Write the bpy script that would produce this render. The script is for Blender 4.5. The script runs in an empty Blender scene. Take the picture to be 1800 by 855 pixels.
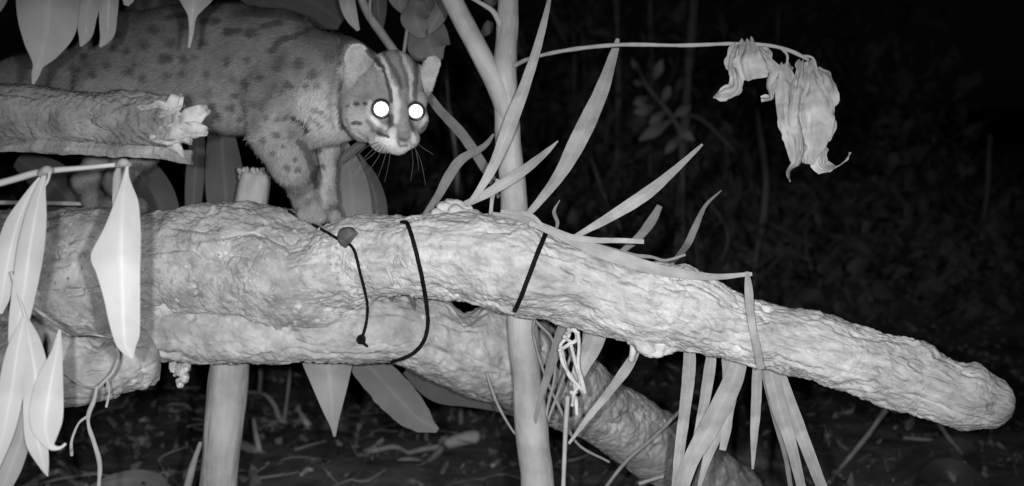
import bpy, math, random
import numpy as np
from mathutils import Vector
from mathutils.bvhtree import BVHTree

# ---------------------------------------------------------------- camera
FPX, W0, H0 = 2200.0, 1800, 855            # focal length in photograph pixels
CAM = np.array([0.0, 0.0, 0.55])
TILT = math.radians(4.0)
FWD = np.array([0, math.cos(TILT), -math.sin(TILT)])
UPV = np.array([0, math.sin(TILT), math.cos(TILT)])
RGT = np.array([1.0, 0, 0])
sc = bpy.context.scene
col = sc.collection
cd = bpy.data.cameras.new('camera'); cam = bpy.data.objects.new('camera', cd); col.objects.link(cam)
cd.sensor_width = 36; cd.lens = 36 * FPX / W0; cd.clip_start = 0.02; cd.clip_end = 300
cam.location = CAM; cam.rotation_euler = (math.pi / 2 - TILT, 0, 0)
sc.camera = cam
cd.dof.use_dof = True; cd.dof.focus_distance = 1.2; cd.dof.aperture_fstop = 6.5

# ---------------------------------------------------------------- night sky
world = bpy.data.worlds.new('World'); sc.world = world; world.use_nodes = True
wn = world.node_tree.nodes; wl = world.node_tree.links
bg = wn['Background']
sky = wn.new('ShaderNodeTexSky'); sky.sky_type = 'NISHITA'; sky.sun_disc = False
sky.sun_elevation = math.radians(2); sky.sun_rotation = math.radians(200)
bw = wn.new('ShaderNodeRGBToBW'); wl.new(sky.outputs[0], bw.inputs[0]); wl.new(bw.outputs[0], bg.inputs[0])
bg.inputs[1].default_value = 0.0006

# ---------------------------------------------------------------- the two infrared lamps beside the lens
def at(px, py, d):
    return CAM + RGT * ((px - W0 / 2) / FPX * d) + UPV * ((H0 / 2 - py) / FPX * d) + FWD * d
def pxm(d): return d / FPX
AIM = at(850, 640, 1.25)
for sx in (-1, 1):
    ld = bpy.data.lights.new('infrared_lamp', 'SPOT'); lo = bpy.data.objects.new('infrared_lamp', ld); col.objects.link(lo)
    p = CAM + RGT * (0.042 * sx) + UPV * 0.012
    ld.energy = 31.5; ld.spot_size = math.radians(66); ld.spot_blend = 1.0; ld.shadow_soft_size = 0.007
    lo.location = p
    lo.rotation_euler = Vector(AIM - p).to_track_quat('-Z', 'Y').to_euler()
    lo.scale = (1.1, 0.74, 1.0)
vs = sc.view_settings
vs.view_transform = 'Standard'; vs.look = 'None'; vs.exposure = 0; vs.gamma = 1; vs.use_curve_mapping = False
sc.render.engine = 'CYCLES'
sc.cycles.use_denoising = True
try: sc.cycles.denoiser = 'OPENIMAGEDENOISE'
except Exception: pass
sc.cycles.max_bounces = 4
random.seed(7); RNG = np.random.default_rng(7)

# ---------------------------------------------------------------- helpers: noise, splines, meshes
def _h(ix, iy, iz, seed):
    h = (ix.astype(np.int64) * 73856093) ^ (iy.astype(np.int64) * 19349663) ^ (iz.astype(np.int64) * 83492791) ^ (seed * 2654435761)
    h = (h ^ (h >> 13)) * 1274126177; h = h & 0x7fffffff; h = (h ^ (h >> 16)) * 668265263
    return (h & 0xffffff).astype(np.float64) / 0x7fffff - 1.0
def vnoise(p, seed=0):
    i = np.floor(p).astype(np.int64); f = p - i; u = f * f * f * (f * (f * 6 - 15) + 10)
    out = 0
    for dx in (0, 1):
        wx = u[:, 0] if dx else 1 - u[:, 0]
        for dy in (0, 1):
            wy = u[:, 1] if dy else 1 - u[:, 1]
            for dz in (0, 1):
                wz = u[:, 2] if dz else 1 - u[:, 2]
                out = out + wx * wy * wz * _h(i[:, 0] + dx, i[:, 1] + dy, i[:, 2] + dz, seed)
    return out
def fbm(p, octv=4, seed=0, gain=0.5):
    a, s, t = 1.0, 0, 0
    for o in range(octv):
        s = s + a * vnoise(p * 2.03 ** o, seed + o * 17); t += a; a *= gain
    return s / t
def ridge(p, octv=3, seed=0):
    a, s, t = 1.0, 0, 0
    for o in range(octv):
        s = s + a * (1 - np.abs(vnoise(p * 2.1 ** o, seed + o * 13)) * 2); t += a; a *= 0.5
    return s / t
def spline(pts, n):
    """Catmull-Rom through the rows of pts, n samples evenly spaced by the length of the first three columns."""
    P = np.asarray(pts, float)
    if len(P) == 2: P = np.array([P[0], P[0] * .67 + P[1] * .33, P[0] * .33 + P[1] * .67, P[1]])
    Q = np.vstack([2 * P[0] - P[1], P, 2 * P[-1] - P[-2]])
    out = []
    for i in range(1, len(Q) - 2):
        t = np.linspace(0, 1, 24, endpoint=(i == len(Q) - 3))[:, None]
        a, b, c, d = Q[i - 1], Q[i], Q[i + 1], Q[i + 2]
        out.append(.5 * (2 * b + (c - a) * t + (2 * a - 5 * b + 4 * c - d) * t ** 2 + (3 * b - a - 3 * c + d) * t ** 3))
    D = np.vstack(out)
    L = np.concatenate([[0], np.cumsum(np.linalg.norm(np.diff(D[:, :3], axis=0), axis=1))])
    s = np.linspace(0, L[-1], n)
    return np.stack([np.interp(s, L, D[:, k]) for k in range(D.shape[1])], 1), s
def nrm(v): return v / np.maximum(np.linalg.norm(v, axis=-1, keepdims=True), 1e-12)

def mesh_obj(name, V, F, mat, parent=None, uv=None, colors=None, smooth=True, sharp=0, label=None, cat=None, group=None, kind=None):
    V = np.asarray(V, float); F = np.asarray(F)
    c = V.mean(0)
    me = bpy.data.meshes.new(name)
    k = F.shape[1]
    me.vertices.add(len(V)); me.vertices.foreach_set('co', (V - c).astype(np.float32).ravel())
    me.loops.add(F.size); me.loops.foreach_set('vertex_index', F.astype(np.int32).ravel())
    me.polygons.add(len(F)); me.polygons.foreach_set('loop_start', np.arange(0, F.size, k, dtype=np.int32))
    me.polygons.foreach_set('loop_total', np.full(len(F), k, dtype=np.int32))
    me.update(calc_edges=True)
    if smooth: me.polygons.foreach_set('use_smooth', np.ones(len(F), bool))
    if uv is not None:
        l = me.uv_layers.new(name='UVMap'); l.data.foreach_set('uv', np.asarray(uv, np.float32)[F.ravel()].ravel())
    if colors is not None:
        a = me.color_attributes.new('coat', 'FLOAT_COLOR', 'POINT')
        cc = np.ones((len(V), 4), np.float32); cc[:, :3] = np.asarray(colors)[:, None]; a.data.foreach_set('color', cc.ravel())
    if sharp: me.set_sharp_from_angle(angle=math.radians(sharp))
    me.validate(); me.materials.append(mat)
    o = bpy.data.objects.new(name, me); col.objects.link(o)
    if parent is not None:
        o.parent = parent
        b = np.zeros(3); q = parent
        while q is not None: b += np.array(q.location); q = q.parent
        o.location = c - b
    else: o.location = c
    tag(o, label, cat, group, kind)
    return o
def tag(o, label=None, cat=None, group=None, kind=None):
    if label: o['label'] = label
    if cat: o['category'] = cat
    if group: o['group'] = group
    if kind: o['kind'] = kind
    return o
def thing(name, label, cat, loc, group=None):
    o = bpy.data.objects.new(name, None); o.empty_display_size = .02; col.objects.link(o); o.location = loc
    return tag(o, label, cat, group)

def grid_faces(nr, nc, wrap):
    i = np.arange(nr - 1)[:, None]; j = np.arange(nc if wrap else nc - 1)[None, :]
    j2 = (j + 1) % nc
    return np.stack([i * nc + j, i * nc + j2, (i + 1) * nc + j2, (i + 1) * nc + j], -1).reshape(-1, 4)

def tube_data(pts, nr=24, ns=10, disp=None, cap=(True, True), capr=1.0, px=True):
    """A round limb through (px, py, depth, radius px) points; returns verts, quads, uv."""
    if px: W = np.array([list(at(a, b, c)) + [r * pxm(c)] for a, b, c, r in pts])
    else: W = np.asarray(pts, float)
    S, s = spline(W, nr)
    C, R = S[:, :3], np.maximum(S[:, 3], 1e-5)
    # rounded ends
    ext = []
    if cap[0]:
        T0 = nrm(C[0] - C[1])
        for a in (80, 60, 40, 20): ext.append((C[0] + T0 * R[0] * capr * math.sin(math.radians(a)), R[0] * math.cos(math.radians(a)), s[0] - R[0] * capr * math.sin(math.radians(a))))
    e2 = []
    if cap[1]:
        T1 = nrm(C[-1] - C[-2])
        for a in (20, 40, 60, 80): e2.append((C[-1] + T1 * R[-1] * capr * math.sin(math.radians(a)), R[-1] * math.cos(math.radians(a)), s[-1] + R[-1] * capr * math.sin(math.radians(a))))
    if ext: C = np.vstack([[e[0] for e in ext], C]); R = np.concatenate([[e[1] for e in ext], R]); s = np.concatenate([[e[2] for e in ext], s])
    if e2: C = np.vstack([C, [e[0] for e in e2]]); R = np.concatenate([R, [e[1] for e in e2]]); s = np.concatenate([s, [e[2] for e in e2]])
    n = len(C)
    T = nrm(np.gradient(C, axis=0))
    N = np.zeros((n, 3)); ref = np.array([0, 1.0, 0]) if abs(T[0][1]) < .9 else np.array([0, 0, 1.0])
    v = ref - T[0] * ref.dot(T[0]); N[0] = v / np.linalg.norm(v)     # starts at the far side: the seam is behind
    for i in range(1, n):
        v = N[i - 1] - T[i] * N[i - 1].dot(T[i]); N[i] = v / np.linalg.norm(v)
    B = np.cross(T, N)
    th = np.linspace(0, 2 * math.pi, ns, endpoint=False)
    TH = np.tile(th, n); SS = np.repeat(s, ns); RR = np.repeat(R, ns)
    D = (np.repeat(N, ns, 0) * np.cos(TH)[:, None] + np.repeat(B, ns, 0) * np.sin(TH)[:, None])
    rr = RR.copy()
    if disp is not None: rr = rr + disp(SS, TH, RR) * np.clip(RR / np.max(R) * 1.6, 0, 1)
    V = np.repeat(C, ns, 0) + D * np.maximum(rr, 1e-5)[:, None]
    uv = np.stack([SS, TH * np.median(R)], 1)
    F = grid_faces(n, ns, True)
    # close the ends
    V = np.vstack([V, C[0], C[-1]]); uv = np.vstack([uv, [s[0], 0], [s[-1], 0]])
    a = np.arange(ns); b = (a + 1) % ns; k0, k1 = n * ns, n * ns + 1
    F = np.vstack([F, np.stack([b, a, np.full(ns, k0), np.full(ns, k0)], 1), np.stack([(n - 1) * ns + a, (n - 1) * ns + b, np.full(ns, k1), np.full(ns, k1)], 1)])
    return V, F, uv
def tri_fix(F):
    """quads with a doubled corner -> all triangles"""
    q = F[F[:, 2] != F[:, 3]]; t = F[F[:, 2] == F[:, 3]][:, :3]
    return np.vstack([q[:, [0, 1, 2]], q[:, [0, 2, 3]], t])
def tube(name, pts, mat, parent=None, nr=24, ns=10, disp=None, cap=(True, True), capr=1.0, px=True, **kw):
    V, F, uv = tube_data(pts, nr, ns, disp, cap, capr, px)
    return mesh_obj(name, V, tri_fix(F), mat, parent, uv=uv, **kw)

def ribbon_data(pts, nr=36, nc=9, fold=0.25, noise=0.0, nfreq=30, curl=0.0, seed=1, tilt=0.0, thick=0.0003, edge=0.0, pleat=0.0):
    """A leaf blade: rows (px, py, depth, half width px left, right[, tilt deg]); real thickness, two skins and a rim."""
    rows = []
    for p in pts:
        p = list(p)
        if len(p) == 4: p = p + [p[3]]
        tl = p[5] if len(p) > 5 else tilt
        rows.append(list(at(*p[:3])) + [p[3] * pxm(p[2]), p[4] * pxm(p[2]), math.radians(tl)])
    S, s = spline(rows, nr)
    C = S[:, :3]; T = nrm(np.gradient(C, axis=0))
    N = CAM - C; N = N - T * (N * T).sum(1, keepdims=True); N = nrm(N)
    Sd = np.cross(N, T)                                             # the right-hand side when looking along the blade
    ct, st = np.cos(S[:, 5])[:, None], np.sin(S[:, 5])[:, None]
    Sd, N = Sd * ct + N * st, N * ct - Sd * st
    u = np.linspace(-1, 1, nc)
    wl_, wr_ = np.maximum(S[:, 3], 1e-4), np.maximum(S[:, 4], 1e-4)
    V = np.zeros((nr, nc, 3))
    for j, uu in enumerate(u):
        w = wl_ if uu < 0 else wr_
        off = -fold * abs(uu) * w - curl * uu * uu * w
        V[:, j] = C + Sd * (uu * w)[:, None] + N * off[:, None]
    V = V.reshape(-1, 3); NN = np.repeat(N, nc, 0)
    if pleat:
        uu = np.tile(u, nr); ss = np.repeat(s, nc); ph = fbm(np.stack([ss * 25, uu * .6, uu * 0 + seed], 1), 2, seed) * 3
        V = V + NN * (np.sin(uu * (4 + seed % 3) + ph * 1.6 + seed) * pleat * (.5 + np.abs(uu)))[:, None]
    if noise:
        V = V + NN * (fbm(V * nfreq + seed * 3.7, 3, seed) * noise)[:, None]
    if edge:
        e = np.repeat(np.zeros(nr), nc).reshape(nr, nc); e[:, 0] = -1; e[:, -1] = 1
        V = V + np.repeat(Sd, nc, 0) * (e.ravel() * fbm(V * 90 + seed, 2, seed + 5) * edge)[:, None]
    uv = np.stack([np.tile((u + 1) / 2, nr), np.repeat(s, nc)], 1)
    F = grid_faces(nr, nc, False); n = len(V)
    V2 = np.vstack([V + NN * thick / 2, V - NN * thick / 2]); F2 = np.vstack([F, F[:, ::-1] + n])
    r = np.concatenate([np.arange(nc), np.arange(1, nr) * nc + nc - 1, (nr - 1) * nc + np.arange(nc - 2, -1, -1), np.arange(nr - 2, 0, -1) * nc])
    r2 = np.roll(r, -1); F2 = np.vstack([F2, np.stack([r, r + n, r2 + n, r2], 1)])
    return V2, F2, np.vstack([uv, uv])
def ribbon(name, pts, mat, parent=None, label=None, cat=None, group=None, kind=None, **kw):
    V, F, uv = ribbon_data(pts, **kw)
    return mesh_obj(name, V, F, mat, parent, uv=uv, sharp=55, label=label, cat=cat, group=group, kind=kind)

# ---------------------------------------------------------------- materials (all in the grey of the infrared picture)
def mk(name, lo, hi, scale=20, rough=.85, bump=.3, bscale=120, bdist=.002, coord='Object', stretch=(1, 1, 1), specks=None, spec=.2, attr=None, veins=False, detail=5, stain=None):
    m = bpy.data.materials.new(name); m.use_nodes = True
    n, l = m.node_tree.nodes, m.node_tree.links
    b = n['Principled BSDF']; b.inputs['Roughness'].default_value = rough; b.inputs['Specular IOR Level'].default_value = spec
    tc = n.new('ShaderNodeTexCoord'); mp = n.new('ShaderNodeMapping'); mp.inputs['Scale'].default_value = stretch
    l.new(tc.outputs[coord], mp.inputs[0])
    nz = n.new('ShaderNodeTexNoise'); nz.inputs['Scale'].default_value = scale; nz.inputs['Detail'].default_value = detail; nz.inputs['Roughness'].default_value = .6
    l.new(mp.outputs[0], nz.inputs['Vector'])
    mr = n.new('ShaderNodeMapRange'); mr.inputs['From Min'].default_value = .3; mr.inputs['From Max'].default_value = .7
    mr.inputs['To Min'].default_value = lo; mr.inputs['To Max'].default_value = hi
    l.new(nz.outputs['Fac'], mr.inputs['Value']); out = mr.outputs[0]
    if attr:
        at_ = n.new('ShaderNodeAttribute'); at_.attribute_name = attr; mu = n.new('ShaderNodeMath'); mu.operation = 'MULTIPLY'
        l.new(at_.outputs['Fac'], mu.inputs[0]); l.new(out, mu.inputs[1]); out = mu.outputs[0]
    if stain:
        sn = n.new('ShaderNodeTexNoise'); sn.inputs['Scale'].default_value = stain[0]; sn.inputs['Detail'].default_value = 6; sn.inputs['Roughness'].default_value = .65; l.new(tc.outputs['Object'], sn.inputs['Vector'])
        sr = n.new('ShaderNodeMapRange'); sr.inputs['From Min'].default_value = .36; sr.inputs['From Max'].default_value = .58; sr.inputs['To Min'].default_value = stain[1]; sr.inputs['To Max'].default_value = 1.06; l.new(sn.outputs['Fac'], sr.inputs['Value'])
        sm_ = n.new('ShaderNodeMath'); sm_.operation = 'MULTIPLY'; l.new(out, sm_.inputs[0]); l.new(sr.outputs[0], sm_.inputs[1]); out = sm_.outputs[0]
    if specks:
        sv, sscale, amt = specks
        vo = n.new('ShaderNodeTexNoise'); vo.inputs['Scale'].default_value = sscale; vo.inputs['Detail'].default_value = 2; l.new(mp.outputs[0], vo.inputs['Vector'])
        n2 = n.new('ShaderNodeTexNoise'); n2.inputs['Scale'].default_value = sscale * .33; l.new(mp.outputs[0], n2.inputs['Vector'])
        r1 = n.new('ShaderNodeMapRange'); r1.inputs['From Min'].default_value = .58; r1.inputs['From Max'].default_value = .68; l.new(vo.outputs['Fac'], r1.inputs['Value'])
        r2 = n.new('ShaderNodeMapRange'); r2.inputs['From Min'].default_value = .62 - amt; r2.inputs['From Max'].default_value = .70 - amt; l.new(n2.outputs['Fac'], r2.inputs['Value'])
        mm = n.new('ShaderNodeMath'); mm.operation = 'MULTIPLY'; l.new(r1.outputs[0], mm.inputs[0]); l.new(r2.outputs[0], mm.inputs[1])
        mx = n.new('ShaderNodeMix'); mx.data_type = 'FLOAT'; l.new(mm.outputs[0], mx.inputs[0]); l.new(out, mx.inputs[2]); mx.inputs[3].default_value = sv; out = mx.outputs[0]
    hsrc = None
    if veins:
        uvn = n.new('ShaderNodeTexCoord'); sp = n.new('ShaderNodeSeparateXYZ'); l.new(uvn.outputs['UV'], sp.inputs[0])
        s1 = n.new('ShaderNodeMath'); s1.operation = 'MULTIPLY'; s1.inputs[1].default_value = 75; l.new(sp.outputs[0], s1.inputs[0])
        s2 = n.new('ShaderNodeMath'); s2.operation = 'SINE'; l.new(s1.outputs[0], s2.inputs[0])
        a1 = n.new('ShaderNodeMath'); a1.operation = 'SUBTRACT'; a1.inputs[1].default_value = .5; l.new(sp.outputs[0], a1.inputs[0])
        a2 = n.new('ShaderNodeMath'); a2.operation = 'ABSOLUTE'; l.new(a1.outputs[0], a2.inputs[0])
        rb = n.new('ShaderNodeMapRange'); rb.inputs['From Min'].default_value = .06; rb.inputs['From Max'].default_value = .015; l.new(a2.outputs[0], rb.inputs['Value'])
        ad = n.new('ShaderNodeMath'); ad.operation = 'MULTIPLY_ADD'; ad.inputs[1].default_value = veins; l.new(rb.outputs[0], ad.inputs[0]); l.new(out, ad.inputs[2])
        vv = n.new('ShaderNodeMath'); vv.operation = 'MULTIPLY_ADD'; vv.inputs[1].default_value = .006; l.new(s2.outputs[0], vv.inputs[0]); l.new(ad.outputs[0], vv.inputs[2]); out = vv.outputs[0]
        hsrc = s2.outputs[0]
    l.new(out, b.inputs['Base Color'])
    if bump:
        bn = n.new('ShaderNodeTexNoise'); bn.inputs['Scale'].default_value = bscale; bn.inputs['Detail'].default_value = 4; l.new(mp.outputs[0], bn.inputs['Vector'])
        h = bn.outputs['Fac']
        if hsrc is not None:
            ha = n.new('ShaderNodeMath'); ha.operation = 'MULTIPLY_ADD'; ha.inputs[1].default_value = .05; l.new(hsrc, ha.inputs[0]); l.new(h, ha.inputs[2]); h = ha.outputs[0]
        bp = n.new('ShaderNodeBump'); bp.inputs['Strength'].default_value = bump; bp.inputs['Distance'].default_value = bdist
        l.new(h, bp.inputs['Height']); l.new(bp.outputs[0], b.inputs['Normal'])
    return m
M = {}
M['bark_rough'] = mk('bark_rough', .33, .66, 48, .9, .45, 230, .003, specks=(.78, 120, .07), spec=.15, detail=8, stain=(14, .72))
M['bark_low'] = mk('bark_low', .34, .66, 55, .9, .45, 220, .003, specks=(.72, 110, .03), spec=.15, detail=8, stain=(16, .7))
M['bark_plate'] = mk('bark_plate', .40, .80, 46, .9, .5, 110, .003, coord='UV', stretch=(1, 2.3, 1), spec=.15, detail=8, stain=(13, .7))
M['bark_dark'] = mk('bark_dark', .17, .38, 50, .9, .9, 190, .004, specks=(.55, 80, -.01), spec=.15, detail=8, stain=(14, .65))
M['wood_torn'] = mk('wood_torn', .3, .7, 70, .8, .5, 90, .002, stretch=(1, 1, 1))
M['pole'] = mk('pole', .38, .62, 16, .65, .5, 90, .002, coord='UV', stretch=(.6, 2, 1), spec=.25, specks=(.16, 30, -.08), detail=8, stain=(16, .75))
M['post'] = mk('post', .34, .62, 16, .75, .5, 70, .003, coord='UV', stretch=(.35, 2, 1), spec=.2, specks=(.2, 22, -.09), detail=8, stain=(14, .75))
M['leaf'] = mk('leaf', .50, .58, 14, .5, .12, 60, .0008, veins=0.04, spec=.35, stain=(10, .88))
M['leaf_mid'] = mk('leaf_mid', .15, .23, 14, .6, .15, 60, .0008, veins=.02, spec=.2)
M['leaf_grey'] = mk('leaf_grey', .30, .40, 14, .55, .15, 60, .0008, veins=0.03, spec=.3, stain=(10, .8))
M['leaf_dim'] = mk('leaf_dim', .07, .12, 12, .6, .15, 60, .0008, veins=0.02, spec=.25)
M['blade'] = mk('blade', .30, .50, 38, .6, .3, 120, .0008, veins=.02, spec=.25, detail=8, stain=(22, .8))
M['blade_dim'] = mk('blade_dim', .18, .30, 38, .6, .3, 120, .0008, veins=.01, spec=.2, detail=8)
M['dry_leaf'] = mk('dry_leaf', .38, .62, 45, .8, .6, 160, .0015, veins=.03, spec=.15, detail=8, stain=(25, .75))
M['twig'] = mk('twig', .4, .55, 60, .75, .3, 200, .001)
M['twig_dim'] = mk('twig_dim', .25, .4, 60, .8, .3, 200, .001)
M['string'] = mk('string', .65, .8, 90, .8, .3, 300, .001)
M['cord'] = mk('cord', .006, .012, 60, .7, .1, 300, .0005, spec=.1)
M['soil'] = mk('soil', .07, .28, 14, .95, .35, 40, .01, spec=.1, detail=8)
M['litter'] = mk('litter', .08, .36, 30, .8, .3, 60, .002, spec=.2)
M['under'] = mk('under', .05, .20, 5, .7, .2, 30, .002, spec=.25)
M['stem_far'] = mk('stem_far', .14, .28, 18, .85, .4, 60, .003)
M['coat'] = mk('coat', .88, 1.08, 120, .9, .0, spec=.1, attr='coat')
M['eye_dark'] = mk('eye_dark', .02, .03, 20, .25, .0, spec=.5)
M['whisker'] = mk('whisker', .06, .1, 20, .5, .0, spec=.3)
m = bpy.data.materials.new('eye_mirror'); m.use_nodes = True     # the mirror layer at the back of a cat's eye
b = m.node_tree.nodes['Principled BSDF']; b.inputs['Metallic'].default_value = 1; b.inputs['Roughness'].default_value = .36; b.inputs['Base Color'].default_value = (.95, .95, .95, 1)
M['eye_mirror'] = m

# ================================================================ THE SETTING
def ground_z(x, y):
    p = np.stack([x * 1.4, y * 1.4, np.zeros_like(x)], 1)
    sm = lambda a, b, v: np.clip((v - a) / (b - a), 0, 1) ** 2 * (3 - 2 * np.clip((v - a) / (b - a), 0, 1))
    near = .035 * fbm(p * 1.6, 4, 3)
    return near + .5 * sm(3.0, 6.2, y) + (.6 * sm(6, 16, y)) + .16 * fbm(p * .6, 3, 9) * sm(3, 5, y) - .02 * sm(2.6, 1.6, y)
xs = np.concatenate([np.linspace(-90, -6, 14), np.linspace(-5, 5, 180), np.linspace(6, 90, 14)])
ys = np.concatenate([np.linspace(-60, -1, 8), np.linspace(-.5, 8, 190), np.linspace(9, 140, 24)])
X, Y = np.meshgrid(xs, ys); Xf, Yf = X.ravel(), Y.ravel()
mesh_obj('ground', np.stack([Xf, Yf, ground_z(Xf, Yf)], 1), grid_faces(len(ys), len(xs), False), M['soil'], kind='structure', label='dark bare forest floor rising to a bank')

def scatter_leaves(name, n, region, size, mat, label, cat, lift, upr, seed, sticks=0, ragged=.06):
    """uncountable small leaves: one mass"""
    r = np.random.default_rng(seed)
    x = r.uniform(region[0], region[1], n); y = r.uniform(region[2], region[3], n)
    z = ground_z(x, y) + np.abs(r.normal(0, 1, n)) * lift + .006
    az = r.uniform(0, 2 * math.pi, n)
    T = np.stack([np.cos(az), np.sin(az), r.normal(0, .35 + upr, n)], 1); T = nrm(T)
    up = np.stack([r.normal(0, .3 + upr, n), r.normal(-.5 * upr, .3 + upr, n), np.ones(n)], 1)
    S = nrm(np.cross(T, up)); N = np.cross(S, T)
    L = r.uniform(size[0], size[1], n)[:, None]; Wd = L * r.uniform(.25, .6, n)[:, None]
    if sticks:
        k = r.random(n) < sticks; L[k] *= 2.2; Wd[k] = L[k] * .06
    C = np.stack([x, y, z], 1); cv = r.uniform(-.15, .3, n)[:, None]
    rows = [C - T * L * .5, C - T * L * .15 + S * Wd * .5 + N * Wd * cv, C - T * L * .15 - S * Wd * .5 + N * Wd * cv, C + T * L * .2 + S * Wd * .42 + N * Wd * cv, C + T * L * .2 - S * Wd * .42 + N * Wd * cv, C + T * L * .55 + N * L * r.normal(0, .12, n)[:, None], C - T * L * .15, C + T * L * .2]
    V = np.stack(rows, 1) + r.normal(0, 1, (n, 8, 3)) * Wd[:, None, :] * ragged; V = V.reshape(-1, 3)
    f = np.array([[0, 1, 6], [0, 6, 2], [1, 3, 7], [1, 7, 6], [6, 7, 4], [6, 4, 2], [3, 5, 7], [7, 5, 4]])
    F = (np.arange(n)[:, None, None] * 8 + f[None]).reshape(-1, 3)
    return mesh_obj(name, V, F, mat, smooth=False, label=label, cat=cat, kind='stuff')
scatter_leaves('leaf_litter', 9000, (-2.0, 2.4, 1.2, 4.2), (.006, .03), M['litter'], 'small fallen leaves and chips strewn over the dark soil', 'leaf litter', .006, .25, 11, .3, .2)
def twig_mass(n, seed):
    r = np.random.default_rng(seed); VV = []; FF = []; off = 0
    for k in range(n):
        x, y = r.uniform(-1.0, .35), r.uniform(1.9, 2.9); a = r.uniform(0, 6.28); L = r.uniform(.02, .09); rr = r.uniform(.0006, .0018); h = r.uniform(.0, .015)
        P = []
        for t in np.linspace(-1, 1, 5):
            xx, yy = x + math.cos(a) * L * t + r.normal(0, .012), y + math.sin(a) * L * t + r.normal(0, .012)
            P.append([xx, yy, float(ground_z(np.array([xx]), np.array([yy]))[0]) + .004 + h * (1 - t * t) + r.normal(0, .004), rr * (1 - .4 * t)])
        V, F, uv = tube_data(P, 12, 6, px=False); F = tri_fix(F); VV.append(V); FF.append(F + off); off += len(V)
    return mesh_obj('twig_litter', np.vstack(VV), np.vstack(FF), M['twig_dim'], label='tangle of thin roots and twigs over the dark soil', cat='twig litter', kind='stuff')
twig_mass(80, 3)
scatter_leaves('undergrowth', 14000, (-3.2, 2.2, 3.6, 7.5), (.04, .10), M['under'], 'dim low undergrowth covering the bank behind', 'undergrowth', .12, .55, 12, .1, .15)
scatter_leaves('undergrowth', 3600, (-.4, 1.75, 4.4, 6.6), (.05, .13), M['under'], 'taller leafy undergrowth fading into the dark on the bank', 'undergrowth', .42, .8, 13, .15, .15)

# ================================================================ LOGS
def bark_a(seed, amp=1.0, lump=.008):                   # lumpy, flaking bark
    def f(s, th, r):
        p = np.stack([s, np.cos(th) * r, np.sin(th) * r], 1)
        w = p + np.stack([fbm(p * 40, 2, seed + 30), fbm(p * 40, 2, seed + 31), fbm(p * 40, 2, seed + 32)], 1) * .006
        big = fbm(p * 16, 3, seed) * lump
        fl = np.tanh(fbm(w * np.array([60, 75, 75]), 3, seed + 3) * 3) * .0016
        fl2 = np.tanh(fbm(w * 170, 3, seed + 4) * 3) * .0010
        fine = fbm(p * 330, 2, seed + 7) * .0011
        cr = ridge(w * np.array([9, 30, 30]) + 4, 2, seed + 9); crack = -np.clip(cr - .74, 0, 1) * .022
        pit = -np.clip(fbm(w * 75, 2, seed + 12) - .26, 0, 1) * .010
        mk_ = .35 + .65 * np.clip(fbm(p * 15, 2, seed + 20) * 1.6 + .45, 0, 1)      # smoother and rougher patches
        return amp * (big + (fl + fl2 + pit) * .85 * mk_ + fine * .8 + crack)
    return f
def bark_b(seed, amp=1.0):                   # long plates running along the log
    def f(s, th, r):
        p = np.stack([s, np.cos(th) * r, np.sin(th) * r], 1)
        w = p + np.stack([fbm(p * 25, 2, seed + 30), fbm(p * 30, 2, seed + 31), fbm(p * 30, 2, seed + 32)], 1) * np.array([.02, .006, .006])
        big = fbm(p * 13, 4, seed) * .011
        plates = np.tanh(fbm(w * np.array([30, 100, 100]), 4, seed + 2) * 3.0) * .0022
        plates2 = np.tanh(fbm(w * np.array([110, 200, 200]), 3, seed + 3) * 3.0) * .0010
        step = np.clip(ridge(w * np.array([11, 45, 45]), 2, seed + 5) - .66, 0, 1) * -.008
        fine = fbm(p * 330, 2, seed + 8) * .0012
        pit = -np.clip(fbm(w * np.array([55, 95, 95]), 2, seed + 12) - .28, 0, 1) * .012
        mk_ = .5 + .6 * np.clip(fbm(p * np.array([10, 16, 16]), 2, seed + 20) * 1.6 + .4, 0, 1)
        return amp * (big + (plates + plates2 + pit) * .78 * mk_ + step * .9 + fine * .7)
    return f
def carve(V, marks):
    """cracks and hollows: push the near skin of a log inwards along marked lines"""
    q = V - CAM; z = q @ FWD; xy = np.stack([W0 / 2 + (q @ RGT) / z * FPX, H0 / 2 - (q @ UPV) / z * FPX], 1)
    for pts, w, dep in marks:
        P = np.array(pts, float); d = np.full(len(V), 1e9)
        for a, b in zip(P[:-1], P[1:]):
            ab = b - a; t = np.clip(((xy - a) @ ab) / (ab @ ab), 0, 1); d = np.minimum(d, np.linalg.norm(xy - a - t[:, None] * ab, axis=1))
        zc = np.median(z[d < w * 3]) if (d < w * 3).any() else 0
        k = np.clip(1.4 - d / w, 0, 1) * (z < zc)
        V = V + nrm(q) * (k * dep)[:, None]
    return V
L1 = [(-330, 505, 1.33, 118), (0, 488, 1.33, 118), (100, 487, 1.33, 118), (220, 480, 1.33, 108), (300, 466, 1.33, 103), (400, 462, 1.33, 104), (470, 472, 1.33, 112), (540, 498, 1.33, 108), (590, 518, 1.33, 92), (625, 528, 1.33, 70)]
V, F, uv = tube_data(L1, 620, 330, bark_a(21, 1.0, .012), capr=.45)
V = carve(V, [([(517, 464), (540, 470), (575, 470), (600, 476)], 3, .007), ([(535, 486), (600, 490)], 9, .004), ([(560, 500), (660, 505)], 5, .003), ([(290, 560), (340, 566), (420, 556), (460, 580)], 3, .006), ([(300, 400), (360, 408), (380, 396)], 3, .004), ([(120, 520), (180, 512), (250, 530)], 3, .004), ([(380, 420), (450, 410), (500, 432)], 3, .004)])
log1 = mesh_obj('log', V, tri_fix(F), M['bark_rough'], uv=uv, label='thick rough-barked horizontal log the spotted cat stands on', cat='log')
logs_geo = [(V, tri_fix(F))]
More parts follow.
